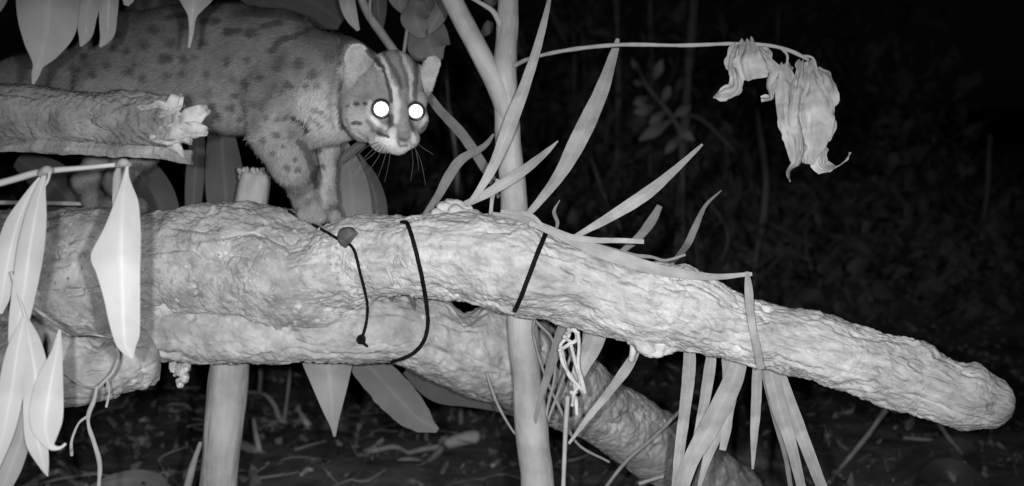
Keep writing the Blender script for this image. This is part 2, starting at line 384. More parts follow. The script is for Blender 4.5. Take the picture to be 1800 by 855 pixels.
L2 = [(235, 580, 1.325, 52), (330, 580, 1.325, 56), (420, 581, 1.322, 58), (540, 578, 1.325, 62), (620, 576, 1.332, 64), (700, 577, 1.345, 63), (800, 600, 1.375, 76), (870, 622, 1.41, 84), (950, 655, 1.47, 80), (1050, 718, 1.54, 62), (1150, 783, 1.63, 60), (1225, 832, 1.71, 58), (1290, 876, 1.79, 57)]
V, F, uv = tube_data(L2, 600, 190, bark_a(41, .85, .006), capr=.25)
xy2 = np.stack([W0 / 2 + (V - CAM) @ RGT / ((V - CAM) @ FWD) * FPX, H0 / 2 - (V - CAM) @ UPV / ((V - CAM) @ FWD) * FPX], 1)
V = V - UPV * (np.clip(1.3 - np.abs(xy2[:, 0] - 822) / 26, 0, 1) * np.clip((585 - xy2[:, 1]) / 40, 0, 1) * .014)[:, None]      # the hollow that leaves a small hole
log2 = mesh_obj('log', V, tri_fix(F), M['bark_low'], uv=uv, label='slimmer log slanting away down to the ground behind the bare pole', cat='log')
logs_geo.append((V, tri_fix(F)))
L3 = [(560, 478, 1.30, 78), (640, 455, 1.285, 76), (720, 450, 1.26, 70), (810, 445, 1.24, 75), (900, 464, 1.23, 80), (1000, 490, 1.22, 77), (1100, 525, 1.215, 72), (1200, 548, 1.21, 68), (1340, 588, 1.205, 62), (1460, 618, 1.20, 66), (1600, 662, 1.195, 59), (1650, 682, 1.19, 57), (1700, 697, 1.19, 55), (1738, 706, 1.19, 44)]
V, F, uv = tube_data(L3, 720, 290, bark_b(61, 1.1), capr=1.0)
V = carve(V, [([(1015, 430), (1035, 436)], 3, .008), ([(1048, 443), (1072, 452)], 3.5, .009), ([(1180, 490), (1196, 491)], 2.5, .007), ([(880, 362), (930, 380)], 3, .004), ([(1600, 640), (1616, 652)], 4, .005), ([(1500, 590), (1545, 600)], 3, .004), ([(1330, 570), (1350, 566)], 3, .005)])
log3 = mesh_obj('log', V, tri_fix(F), M['bark_plate'], uv=uv, label='pale log with long bark plates and a blunt tip jutting out to the right', cat='log')
logs_geo.append((V, tri_fix(F)))
L4 = [(-330, 640, 1.29, 78), (0, 642, 1.29, 78), (150, 648, 1.29, 74), (215, 634, 1.295, 66), (245, 626, 1.30, 58)]
V, F, uv = tube_data(L4, 330, 240, bark_a(81, .9, .020), capr=.6)
log4 = mesh_obj('log', V, tri_fix(F), M['bark_low'], uv=uv, label='rounded end of a short log tucked under the thick one behind the hanging leaves', cat='log')
logs_geo.append((V, tri_fix(F)))

off = 0; VV = []; FF = []
for v, f in logs_geo: VV.append(v); FF.append(f + off); off += len(v)
BVH = BVHTree.FromPolygons([Vector(p) for p in np.vstack(VV)], np.vstack(FF).tolist())
def ray(px, py): return Vector(nrm(at(px, py, 1.0) - CAM))
def hit(px, py, lift=0.0):
    d = ray(px, py); h = BVH.ray_cast(Vector(CAM), d)
    if h[0] is None: return None
    return np.array(h[0] - d * lift)
def hit_last(px, py, lift=0.0):
    d = ray(px, py); o = Vector(CAM); last = None
    for _ in range(12):
        h = BVH.ray_cast(o, d)
        if h[0] is None: break
        last = h[0]; o = h[0] + d * .0005
    return None if last is None else np.array(last + d * lift)
def depth_of(p): return float((np.asarray(p) - CAM).dot(FWD))
def hitd(px, py, default=1.25):
    h = hit(px, py); return default if h is None else depth_of(h)

# bark scales and torn fibres lifting off the logs
def flakes(name, parent, seeds, region, mat, n, size, along):
    r = np.random.default_rng(seeds); rows = []; fs = []; k = 0
    while k < n:
        px, py = r.uniform(region[0], region[1]), r.uniform(region[2], region[3])
        h = hit(px, py)
        if h is None: continue
        T = nrm(RGT * math.cos(along) + UPV * -math.sin(along) + r.normal(0, .25, 3)); N = nrm(CAM - h + r.normal(0, .2, 3)); S = nrm(np.cross(N, T))
        L = r.uniform(*size); w = L * r.uniform(.5, .9); hgt = r.uniform(.0003, .001)
        a = np.array([T * L, T * L * .3 + S * w, -T * L * .7 + S * w * .6, -T * L, -T * L * .4 - S * w * .8, T * L * .5 - S * w]) * r.uniform(.75, 1.15, (6, 1))
        base = len(rows) * 0 + k * 13
        top = h + a + N * hgt + N * r.normal(0, .0006, (6, 1)); bot = h + a * 1.08 - N * .003
        rows.append(np.vstack([top, bot, h + N * hgt * 1.3]))
        for i in range(6):
            j = (i + 1) % 6
            fs += [[base + i, base + j, base + 12], [base + i, base + 6 + i, base + 6 + j], [base + i, base + 6 + j, base + j]]
        k += 1
    return mesh_obj(name, np.vstack(rows), np.array(fs), mat, parent, kind='stuff', smooth=False)
flakes('bark_scales', log1, 5, (30, 640, 372, 570), M['bark_rough'], 260, (.0015, .0035), 0)

# ================================================================ POST, SAPLING, BROKEN LOG
def to_ground(pts):
    """carry a stem on, below the picture, down to the soil"""
    p = [list(q) for q in pts]; a, b = at(*p[-2][:3]), at(*p[-1][:3]); d = (b - a)
    t = (b[2] + .03) / max(-d[2], 1e-6); e = b + d * t
    return e
def wob(seed, amp, fs=30, fr=60):
    def f(s, th, r): return fbm(np.stack([s * fs, np.cos(th) * r * fr, np.sin(th) * r * fr], 1), 3, seed) * amp
    return f
def stem_pts(pts, ground=True):
    W = [list(at(a, b, c)) + [r * pxm(c)] for a, b, c, r in pts]
    if ground: W.append(list(to_ground(pts)) + [W[-1][3] * 1.08])
    return W
post_base = to_ground([(405, 640, 1.43, 33), (384, 855, 1.43, 33)])
post = thing('wooden_post', 'pale stout wooden post with a ragged cut top propping the thick log', 'post', post_base)
W = stem_pts([(449, 306, 1.43, 27), (440, 365, 1.43, 30), (424, 480, 1.43, 32), (404, 640, 1.43, 33), (384, 855, 1.43, 34)])
tube('shaft', W, M['post'], post, 200, 48, wob(3, .0030, 12, 55), (False, False), px=False)
r = np.random.default_rng(4)
for i in range(17):      # torn fibres over the cut top
    a = r.uniform(0, 2 * math.pi); q = .0155 * r.uniform(.2, 1) ** .5
    c = at(449, 305, 1.43) + RGT * math.cos(a) * q + FWD * math.sin(a) * q
    tube('splinter', [list(c - UPV * .004) + [r.uniform(.003, .0055)], list(c + UPV * r.uniform(.0, .006) + RGT * r.normal(0, .003)) + [r.uniform(.0015, .004)]], M['post'], post, 8, 7, wob(i, .0015, 200, 200), px=False)

sap_base = to_ground([(925, 600, 1.315, 28), (948, 855, 1.315, 30)])
sap = thing('sapling', 'tall pale bare sapling pole rising behind the tied logs', 'sapling', sap_base)
W = stem_pts([(892, -160, 1.315, 17), (894, 0, 1.315, 17), (888, 120, 1.315, 22), (893, 230, 1.315, 23), (902, 340, 1.315, 23), (912, 470, 1.315, 24), (921, 600, 1.315, 26), (932, 720, 1.315, 28), (945, 855, 1.315, 30)])
tube('trunk', W, M['pole'], sap, 260, 36, wob(8, .0026, 20, 35), (True, False), px=False)
tube('branch', [(895, 235, 1.313, 14), (880, 165, 1.312, 19), (850, 105, 1.31, 18), (810, 30, 1.305, 18), (770, -50, 1.30, 17)], M['pole'], sap, 70, 24, wob(9, .001, 22, 40))
tube('branch', [(884, 55, 1.312, 6), (868, 22, 1.305, 5), (842, 4, 1.30, 4), (800, -20, 1.30, 4)], M['pole'], sap, 30, 10)
twig = tube('twig', [(905, 115, 1.30, 4.2), (935, 102, 1.27, 4), (1000, 88, 1.23, 3.8), (1090, 79, 1.19, 3.6), (1200, 80, 1.16, 3.5), (1290, 77, 1.14, 3.6), (1350, 80, 1.13, 3.4), (1390, 90, 1.12, 3.2), (1420, 105, 1.12, 3)], M['twig'], sap, 110, 10, wob(10, .0006, 60, 60))
def dry(pts, seed, noise=.005, fold=.25, **kw):
    return ribbon('dry_leaf', pts, M['dry_leaf'], twig, nr=64, nc=25, fold=fold, noise=noise * .7, nfreq=75, seed=seed, edge=.005, pleat=.0018, thick=.0002, **kw)
dry([(1296, 78, 1.138, 3, 3), (1286, 110, 1.13, 7, 7), (1292, 150, 1.12, 10, 12), (1275, 163, 1.12, 13, 14), (1254, 171, 1.12, 1, 2)], 1, .004)
dry([(1312, 72, 1.135, 8, 8), (1318, 95, 1.12, 24, 22), (1322, 120, 1.115, 28, 26), (1326, 139, 1.12, 24, 26)], 2, .004, .1)
dry([(1330, 82, 1.14, 8, 8), (1345, 110, 1.135, 14, 14), (1362, 128, 1.13, 12, 12), (1352, 150, 1.13, 5, 5), (1356, 172, 1.13, 3, 3), (1338, 173, 1.13, 1, 1)], 3, .003, .2)
dry([(1382, 112, 1.12, 8, 8), (1382, 150, 1.11, 20, 20), (1380, 200, 1.105, 15, 22), (1392, 250, 1.10, 14, 16), (1398, 285, 1.10, 10, 8), (1386, 300, 1.10, 2, 2), (1389, 320, 1.10, .8, .8)], 4, .007, .2)
dry([(1410, 108, 1.115, 6, 6), (1404, 150, 1.105, 12, 12), (1398, 200, 1.098, 14, 12), (1404, 260, 1.096, 9, 11), (1400, 292, 1.098, 4, 4)], 5, .006, .5)
dry([(1424, 108, 1.12, 6, 6), (1426, 150, 1.105, 14, 20), (1430, 200, 1.10, 22, 34), (1428, 250, 1.10, 24, 22), (1420, 288, 1.10, 10, 10)], 6, .007, .2)
dry([(1430, 118, 1.125, 6, 6), (1448, 150, 1.115, 12, 18), (1454, 190, 1.115, 12, 14), (1448, 232, 1.115, 10, 14), (1440, 262, 1.112, 14, 10), (1444, 292, 1.11, 12, 8), (1470, 293, 1.11, 2, 2), (1486, 282, 1.11, 1.5, 1.5), (1495, 268, 1.11, 1, 1)], 7, .006, .3)
tube('leaf_stalk', [(1372, 84, 1.125, 2.5), (1384, 98, 1.12, 2.5), (1382, 118, 1.115, 2)], M['twig'], twig, 14, 8)
tube('leaf_stalk', [(1405, 98, 1.12, 2.5), (1428, 102, 1.12, 2.5), (1436, 122, 1.115, 2)], M['twig'], twig, 14, 8)

# upper broken log with torn wood at its end, and the bark strip under it
brk = thing('broken_log', 'broken dark log at upper left with a splintered pale end', 'log', at(150, 205, 1.12))
BL = [(-320, 200, 1.13, 55), (0, 203, 1.12, 54), (150, 207, 1.115, 52), (260, 212, 1.11, 48), (312, 216, 1.105, 44)]
tube('trunk', BL, M['bark_dark'], brk, 400, 200, bark_a(101, .9), (True, True), capr=.15)
r = np.random.default_rng(23)
tears = [((286, 222), (304, 224), (324, 226), 26, 18), ((268, 242), (300, 246), (330, 236), 9, 4), ((290, 246), (310, 258), (322, 276), 9, 3), ((296, 240), (330, 214), (364, 191), 16, 7), ((290, 206), (305, 186), (313, 167), 14, 5), ((300, 228), (334, 229), (362, 233), 14, 8), ((290, 216), (316, 208), (334, 200), 9, 4), ((246, 190), (276, 184), (300, 190), 6, 3), ((292, 232), (314, 238), (334, 252), 9, 5), ((284, 228), (302, 232), (322, 240), 9, 6), ((276, 206), (300, 196), (318, 188), 7, 3), ((286, 250), (312, 246), (340, 240), 6, 3), ((304, 214), (326, 204), (346, 196), 6, 3)]
for i, (a, b_, c_, w0, w1) in enumerate(tears):
    d0 = 1.066 + .012 * r.random()
    V, F, uv = ribbon_data([(a[0], a[1], d0 + .016, w0 * .8, w0 * .8), (b_[0], b_[1], d0, w0, w0), (c_[0] * .7 + b_[0] * .3, c_[1] * .7 + b_[1] * .3, d0 - .002, w0 * .7, w0 * .8), (c_[0], c_[1], d0 + .006 * r.random(), w1 * .6, w1)], nr=40, nc=9, fold=r.uniform(-.3, .5), noise=.0022, nfreq=120, seed=i + 3, thick=.004, edge=.003, tilt=r.uniform(-25, 25), pleat=.0008)
    mesh_obj('splinter', V, F, M['wood_torn'], brk, uv=uv, sharp=40)
ribbon('bark_strip', [(-300, 250, 1.10, 12, 12), (0, 258, 1.09, 9, 14), (120, 264, 1.085, 9, 14), (250, 270, 1.08, 9, 14), (336, 277, 1.075, 11, 12)], M['bark_dark'], label='grey splintered bark strip hanging along the underside of the broken log', cat='bark strip', nr=120, nc=9, fold=.4, noise=.004, nfreq=40, seed=9, thick=.005, edge=.002)

# ================================================================ THE CAT
D0 = 1.245                                     # depth of the head
def hp(px, py, dz): return (px, py, D0 + dz * pxm(D0))
class Field:
    def __init__(s, lo, hi, h):
        s.lo = np.array(lo); s.h = h; s.n = np.ceil((np.array(hi) - s.lo) / h).astype(int) + 1
        s.f = np.full(s.n, .2, np.float32)
    def box(s, mn, mx):
        a = np.clip(np.floor((mn - s.lo) / s.h).astype(int), 0, s.n - 1); b = np.clip(np.ceil((mx - s.lo) / s.h).astype(int) + 1, 1, s.n)
        return a, b
    def prim(s, a, b, ra, rb, k, squash=None, cut=False):
        m = max(ra, rb) * 1.25 + 3 * k + .004
        i, j = s.box(np.minimum(a, b) - m, np.maximum(a, b) + m)
        if (j <= i).any(): return
        g = np.stack(np.meshgrid(*[s.lo[q] + s.h * np.arange(i[q], j[q]) for q in range(3)], indexing='ij'), -1)
        p = g - a; ab = b - a; f = 1.0
        if squash is not None:
            u, q = squash; p = p + u * ((p @ u) * (1 / q - 1))[..., None]; ab = ab + u * (ab.dot(u) * (1 / q - 1)); f = q if q < 1 else 1.0
        L = ab.dot(ab)
        t = np.clip((p @ ab) / L, 0, 1) if L > 1e-12 else np.zeros(p.shape[:-1])
        d = (np.linalg.norm(p - t[..., None] * ab, axis=-1) - (ra + (rb - ra) * t)) * (f ** .5)
        sl = tuple(slice(i[q], j[q]) for q in range(3)); A = s.f[sl]
        if cut:
            d = -d; h = np.clip(.5 - .5 * (d - A) / k, 0, 1); s.f[sl] = d + (A - d) * h + k * h * (1 - h)
        else:
            h = np.clip(.5 + .5 * (d - A) / k, 0, 1); s.f[sl] = d + (A - d) * h - k * h * (1 - h)
    def net(s):
        f = s.f; occ = f < 0
        n = s.n; c = np.zeros(n - 1, np.int8)
        for dx in (0, 1):
            for dy in (0, 1):
                for dz in (0, 1): c += occ[dx:n[0] - 1 + dx, dy:n[1] - 1 + dy, dz:n[2] - 1 + dz]
        act = (c > 0) & (c < 8); idx = np.full(n - 1, -1, np.int64); ii = np.argwhere(act); idx[act] = np.arange(len(ii))
        P = np.zeros((len(ii), 3)); cnt = np.zeros(len(ii))
        for ax in range(3):
            o = [q for q in range(3) if q != ax]
            for e1 in (0, 1):
                for e2 in (0, 1):
                    st = ii.copy(); st[:, o[0]] += e1; st[:, o[1]] += e2; en = st.copy(); en[:, ax] += 1
                    a = f[tuple(st.T)]; b = f[tuple(en.T)]; mk_ = (a < 0) != (b < 0)
                    t = np.where(mk_, a / np.where(mk_, a - b, 1), 0); q = st.astype(float); q[:, ax] += t
                    P[mk_] += q[mk_]; cnt[mk_] += 1
        P = P / np.maximum(cnt, 1)[:, None]
        faces = []
        for ax in range(3):
            sl0 = [slice(None)] * 3; sl1 = [slice(None)] * 3; sl0[ax] = slice(0, -1); sl1[ax] = slice(1, None)
            ch = occ[tuple(sl0)] != occ[tuple(sl1)]; e = np.argwhere(ch); o = [(ax + 1) % 3, (ax + 2) % 3]
            ok = (e[:, o[0]] > 0) & (e[:, o[1]] > 0) & (e[:, o[0]] < n[o[0]] - 1) & (e[:, o[1]] < n[o[1]] - 1); e = e[ok]
            q = []
            for d1, d2 in ((-1, -1), (0, -1), (0, 0), (-1, 0)):
                t = e.copy(); t[:, o[0]] += d1; t[:, o[1]] += d2; q.append(idx[tuple(t.T)])
            Q = np.stack(q, 1); ins = occ[tuple(e.T)]; Q[~ins] = Q[~ins][:, ::-1]; faces.append(Q)
        return s.lo + P * s.h, np.vstack(faces)

lat = nrm(np.array([.30, .95, 0]))             # across the trunk
CF = Field(at(-110, 420, 1.46) - .02, at(820, -20, 1.15) + np.array([.02, .30, .02]), .0016)
CF = Field([-.62, 1.10, .40], [-.02, 1.48, .84], .0016)
def chain(pts, k, squash=None):
    for (x0, y0, d0, r0), (x1, y1, d1, r1) in zip(pts[:-1], pts[1:]):
        CF.prim(at(x0, y0, d0), at(x1, y1, d1), r0 * pxm(d0), r1 * pxm(d1), k, squash)
def ball(px, py, dz, rr, k, squash=None): a = at(*hp(px, py, dz)); CF.prim(a, a, rr * pxm(D0), rr * pxm(D0), k, squash)
# trunk
chain([(160, 138, 1.395, 84), (230, 124, 1.385, 97), (320, 122, 1.36, 106), (410, 122, 1.33, 108), (485, 132, 1.305, 108), (540, 152, 1.285, 92)], .012, (lat, .78))
chain([(540, 146, 1.29, 84), (598, 134, 1.30, 66), (650, 150, 1.285, 54)], .012)
chain([(520, 190, 1.28, 66), (568, 200, 1.275, 52), (610, 205, 1.275, 40)], .014)
# tail
chain([(110, 120, 1.40, 40), (40, 130, 1.415, 28), (-60, 150, 1.42, 24)], .012)
# near foreleg
pd = hitd(548, 392, 1.28) + .012
chain([(498, 175, 1.265, 66), (490, 232, 1.262, 52)], .016)
chain([(490, 232, 1.262, 50), (514, 285, 1.268, 40), (537, 322, pd - .004, 32), (545, 352, pd, 29)], .009)
chain([(545, 352, pd, 29), (550, 366, pd - .010, 26)], .006)
for dx, dy in ((-20, 14), (-7, 20), (8, 22), (21, 16)):
    chain([(549 + dx * .6, 360 + dy * .3, pd - .004, 12), (551 + dx, 362 + dy, pd - .018, 10)], .0025)
# far foreleg
chain([(572, 215, 1.29, 38), (574, 262, 1.305, 22), (574, 300, 1.315, 15), (578, 345, 1.315, 13), (580, 372, 1.31, 15)], .008)
chain([(580, 372, 1.31, 15), (588, 380, 1.295, 13)], .004)
# hind legs
chain([(205, 165, 1.36, 72), (245, 250, 1.345, 42), (205, 318, 1.365, 20), (222, 352, 1.355, 17), (246, 362, 1.34, 15)], .012)
chain([(180, 170, 1.42, 60), (200, 255, 1.42, 34), (150, 318, 1.405, 19), (165, 352, 1.385, 16), (188, 362, 1.37, 14)], .012)
# head
ball(684, 166, 2, 66, .008)
ball(658, 170, 22, 62, .010)
ball(644, 208, -8, 42, .010); ball(724, 210, -4, 29, .008)
ball(692, 132, -14, 42, .008)
a = at(*hp(694, 158, -44)); b = at(*hp(706, 230, -74)); CF.prim(a, b, 21 * pxm(D0), 15 * pxm(D0), .006)
ball(688, 243, -58, 23, .006); ball(719, 243, -60, 19, .006); ball(700, 254, -54, 19, .005); ball(676, 240, -34, 29, .008)
ball(707, 234, -84, 9, .003); ball(713, 238, -82, 7, .003)
ball(664, 172, -42, 20, .006); ball(733, 178, -34, 19, .006)
ball(652, 200, -36, 22, .007); ball(738, 210, -28, 16, .006)
EYES = [((670, 192, -56), 17.4), ((731, 196, -46), 16.4)]
for (e, rr) in EYES:
    a = at(*hp(*e)); CF.prim(a - FWD * .003, a - FWD * .003, rr * 1.02 * pxm(D0), rr * 1.02 * pxm(D0), .0016, cut=True)
# ears
def ear(base, tip, wb, wt, face, th):
    a, b = at(*hp(*base)), at(*hp(*tip)); f = nrm(np.asarray(face, float))
    CF.prim(a, b, wb * pxm(D0), wt * pxm(D0), .004, (f, th))
    o = f * (.0062)
    c, d = a * .93 + b * .07, a * .1 + b * .9
    CF.prim(c + o, d + o, wb * .80 * pxm(D0), wt * .72 * pxm(D0), .0022, (f, th * 1.25), cut=True)
ear((642, 140, -20), (628, 101, -28), 38, 25, (-.15, -1, .05), .26)
ear((741, 149, 0), (761, 112, -4), 23, 15, (.15, -1, .0), .28)
CV, CQ = CF.net(); del CF
# relax the surface a little
nb = np.zeros((len(CV), 3)); dg = np.zeros(len(CV))
for a_, b_ in ((0, 1), (1, 2), (2, 3), (3, 0)):
    for p_, q_ in ((a_, b_), (b_, a_)):
        np.add.at(dg, CQ[:, p_], 1)
for it in range(2):
    nb[:] = 0
    for a_, b_ in ((0, 1), (1, 2), (2, 3), (3, 0)):
        np.add.at(nb, CQ[:, a_], CV[CQ[:, b_]]); np.add.at(nb, CQ[:, b_], CV[CQ[:, a_]])
    CV = CV * .5 + nb / np.maximum(dg, 1)[:, None] * .5

def proj(P):
    q = P - CAM; z = q @ FWD
    return np.stack([W0 / 2 + (q @ RGT) / z * FPX, H0 / 2 - (q @ UPV) / z * FPX], 1)
# the coat: spots and stripes as they lie on this animal, with some shade painted in, (points), half width, albedo, softness, strength
DK, WH = .05, .52
def blob(x, y, r_, v=DK, st=.75): return ([(x, y), (x + .1, y)], r_, v, .7, st)
COAT = []
for x, y, r_ in [(199, 86, 7), (224, 89, 6), (257, 80, 8), (304, 77, 8), (358, 77, 8), (190, 115, 6), (228, 126, 9), (240, 113, 5), (290, 105, 8), (298, 103, 6), (325, 104, 7), (254, 137, 6), (296, 135, 7), (323, 129, 7),
                 (401, 108, 8), (437, 104, 7), (367, 131, 7), (461, 136, 7), (431, 146, 8), (528, 110, 8), (551, 129, 8), (414, 168, 6), (386, 206, 7), (408, 191, 6), (424, 210, 6), (150, 100, 7), (165, 130, 7), (130, 120, 7), (270, 52, 8), (330, 45, 9), (210, 60, 8),
                 (471, 206, 5), (490, 208, 5), (503, 207, 5), (488, 236, 6), (465, 246, 5), (480, 268, 6), (506, 293, 6), (522, 296, 5), (520, 279, 4), (498, 258, 4), (540, 152, 6), (512, 152, 6), (450, 185, 5), (350, 205, 6), (375, 185, 6)]:
    COAT.append(blob(x, y, r_ * 1.05))
for x, y, r_ in [(367, 164, 10), (338, 170, 9), (578, 95, 11), (516, 234, 9), (560, 150, 8), (525, 343, 10), (540, 354, 9), (556, 345, 8), (410, 140, 8), (345, 100, 6)]: COAT.append(blob(x, y, r_, .08, .55))
ST = lambda pts, w, v=DK, st=.85, so=.45: COAT.append((pts, w, v, so, st))
ST([(402, 57), (420, 55)], 7); ST([(438, 58), (453, 56)], 7); ST([(466, 48), (495, 42)], 6); ST([(360, 40), (385, 36)], 6); ST([(300, 30), (330, 26)], 6)
ST([(481, 89), (492, 78), (504, 66)], 5.5); ST([(487, 120), (497, 105)], 6); ST([(496, 160), (505, 146)], 5); ST([(484, 152), (472, 170), (461, 190)], 6, .07, .7); ST([(497, 100), (484, 140), (462, 185), (450, 222)], 13, .09, .55, .8)  # the last, wide stroke paints the shading behind the shoulder into the coat
ST([(420, 22), (519, 30), (575, 38), (610, 52), (640, 74)], 7, .05, .7); ST([(510, 70), (528, 60), (548, 52), (572, 48), (601, 62), (622, 76)], 5)
ST([(519, 209), (532, 215), (543, 227)], 5, .03, .95); ST([(546, 202), (556, 212), (565, 222)], 3.5, .08, .7); ST([(552, 190), (570, 200), (590, 222)], 3, .1, .6)
ST([(528, 248), (540, 268), (548, 290), (556, 325)], 6.5, .06, .8); ST([(550, 266), (562, 263)], 4); ST([(558, 291), (572, 293)], 4)
ST([(606, 120), (600, 150), (597, 185), (603, 220), (622, 245)], 3.2, .06, .75); ST([(588, 130), (580, 170), (585, 210)], 4, .1, .45)  # the first stroke is a painted shadow line down the ear and cheek edge
LIGHT = [([(560, 170), (575, 215)], 26, .42, .9, .8), ([(540, 180), (548, 200)], 20, .36, .9, .6), ([(400, 216), (440, 205)], 16, .32, .9, .7), ([(575, 262), (576, 310)], 12, .32, .7, .8), ([(615, 205), (630, 228)], 22, .42, .8, .8), ([(585, 235), (600, 250)], 16, .36, .9, .6),
         ([(640, 250), (675, 266)], 14, .46, .8, .7), ([(560, 290), (574, 360)], 6, .36, .7, .6), ([(470, 225), (500, 262)], 26, .24, .9, .5), ([(410, 180), (430, 215)], 26, .25, .9, .5)]
FACE = []
def FS(pts, w, v, st=.9, so=.4): FACE.append((pts, w, v, so, st))
# ears: rim highlights painted into the coat, dark contour behind, greyer inside
FS([(600, 110), (599, 84), (612, 68), (640, 68), (660, 90), (674, 122)], 6, .05, .8, .6); FS([(622, 97), (628, 130), (634, 146)], 22, .36, .9, .4); FS([(640, 118), (648, 140)], 10, .24, .6, .7); FS([(612, 150), (618, 160), (632, 150)], 13, .30, .6, .8)
FS([(604, 140), (605, 105), (616, 82), (634, 79), (652, 98), (668, 124)], 2.6, .46, .85, .5)
FS([(758, 112), (750, 140)], 13, .34, .8, .7); FS([(732, 124), (746, 106), (765, 97), (776, 103), (769, 124), (755, 158)], 2.4, .36, .8, .5)
FS([(598, 66), (612, 70), (598, 90)], 7, .06, .6, .6)
# cheeks and brow
FS([(645, 160), (665, 172)], 24, .15, .6, .8); FS([(604, 160), (612, 200)], 12, .26, .6, .8); FS([(618, 202), (650, 228)], 13, .34, .6, .8)
FS([(690, 96), (703, 130), (712, 165)], 15, .14, .6, .8)
FS([(662, 92), (680, 118), (689, 150), (694, 172)], 3.8, .42, .85, .5); FS([(692, 160), (697, 185), (695, 212)], 7, .52, .9, .6)
FS([(705, 92), (714, 116), (722, 142), (725, 172)], 4, .38, .85, .5)
FS([(646, 92), (666, 112), (679, 135), (684, 155), (687, 178)], 3.6, .04, .9, .5); FS([(674, 96), (692, 122), (703, 150), (706, 168)], 3.6, .05, .75, .6); FS([(729, 112), (731, 140), (729, 178)], 4, .055, .8, .5); FS([(699, 92), (711, 124), (716, 160)], 3.2, .08, .65, .6)
FS([(722, 98), (738, 116)], 7, .07, .6, .6); FS([(650, 84), (676, 92)], 7, .07, .6, .6)
# bridge of the nose, tear marks, pale patches about the eyes
FS([(709, 165), (711, 226)], 8, .23, .8, .7); FS([(686, 204), (688, 226)], 5.5, .06, .85, .5); FS([(722, 208), (726, 234)], 4, .07, .8, .5)
FS([(651, 180), (647, 196), (652, 210)], 4, .36, .7, .6); FS([(656, 209), (667, 220), (677, 224)], 5, .58, .9, .5); FS([(740, 226), (748, 208)], 4, .40, .8, .5); FS([(644, 212), (658, 230), (672, 236)], 3.2, .09, .65, .5); FS([(736, 234), (750, 216)], 2.6, .09, .6)
# muzzle
FS([(676, 252), (692, 262), (716, 262)], 9, .46, .85, .6); FS([(666, 244), (680, 247), (692, 252)], 6, .60, .9, .5); FS([(690, 230), (692, 246)], 6, .58, .85, .5); FS([(724, 236), (727, 248)], 4, .46, .8, .5)
FS([(666, 236), (684, 241)], 2.6, .05, .9); FS([(703, 243), (713, 245)], 7, .20, .85, .5); FS([(702, 234), (714, 235)], 2.4, .13, .6); FS([(698, 250), (704, 257), (717, 255)], 1.8, .05, .7); FS([(703, 246), (712, 247)], 3, .09, .6)
for x, y in ((676, 247), (682, 250), (672, 251), (686, 255), (679, 256)): FS([(x, y), (x + .1, y)], 1.3, .1, .6)
# cheek spots and bars
FS([(625, 185), (628, 185)], 4, .04, .9); FS([(640, 183), (643, 183)], 3.2, .04, .9); FS([(611, 187), (614, 187)], 2.6, .09, .7); FS([(621, 216), (626, 215), (634, 217)], 3.2, .05, .9); FS([(611, 212), (618, 234), (640, 250)], 3, .12, .6); FS([(604, 222), (625, 246)], 3, .1, .5); FS([(632, 232), (650, 246)], 2.5, .15, .5)
def stroke(c, xy, s):
    pts, w, v, so, st = s; P = np.array(pts, float)
    x0, y0 = P.min(0) - w * 1.6; x1, y1 = P.max(0) + w * 1.6
    i = np.flatnonzero((xy[:, 0] > x0) & (xy[:, 0] < x1) & (xy[:, 1] > y0) & (xy[:, 1] < y1))
    if not len(i): return
    q = xy[i]; d = np.full(len(i), 1e9)
    for a, b in zip(P[:-1], P[1:]):
        ab = b - a; t = np.clip(((q - a) @ ab) / max(ab @ ab, 1e-9), 0, 1); d = np.minimum(d, np.linalg.norm(q - a - t[:, None] * ab, axis=1))
    k = np.clip((w * (1 + so) - d) / (w * 2 * so), 0, 1); k = k * k * (3 - 2 * k) * st
    c[i] = c[i] * (1 - k) + v * k
def coat(P):
    xy = proj(P); n = fbm(P * 160, 2, 5); n2 = fbm(P * 40, 2, 6)
    xy = xy + np.stack([fbm(P * 110, 2, 51), fbm(P * 110, 2, 52)], 1) * np.where(xy[:, :1] > 600, 2.5, 4)
    g = np.clip((xy[:, 1] - 20) / 230, 0, 1)
    c = .125 + .10 * g + .03 * n2
    head = xy[:, 0] > 596
    c = np.where(head, .23 + .02 * n2, c)
    for s in LIGHT: stroke(c, xy, s)
    for s in COAT: stroke(c, xy, s)
    for s in FACE: stroke(c, xy, s)
    return np.clip(c * 1.32 * (1 + .12 * n), .02, .8)
cat_root = mesh_obj('leopard_cat', CV, CQ, M['coat'], colors=coat(CV), label='small spotted wild cat with glowing eyes stepping onto the log', cat='cat')
# fur: short tapering hairs combed back over the body
tri = np.vstack([CQ[:, [0, 1, 2]], CQ[:, [0, 2, 3]]]); A_, B_, C_ = CV[tri[:, 0]], CV[tri[:, 1]], CV[tri[:, 2]]
nn = np.cross(B_ - A_, C_ - A_); ar = np.linalg.norm(nn, axis=1)
xyc = proj((A_ + B_ + C_) / 3); wgt = ar * np.where(xyc[:, 0] > 600, 2.2, 1.0)
NH = 190000
pick = RNG.choice(len(tri), NH, p=wgt / wgt.sum()); u1, u2 = RNG.random(NH), RNG.random(NH); fl = u1 + u2 > 1; u1[fl], u2[fl] = 1 - u1[fl], 1 - u2[fl]
HP = A_[pick] + (B_ - A_)[pick] * u1[:, None] + (C_ - A_)[pick] * u2[:, None]
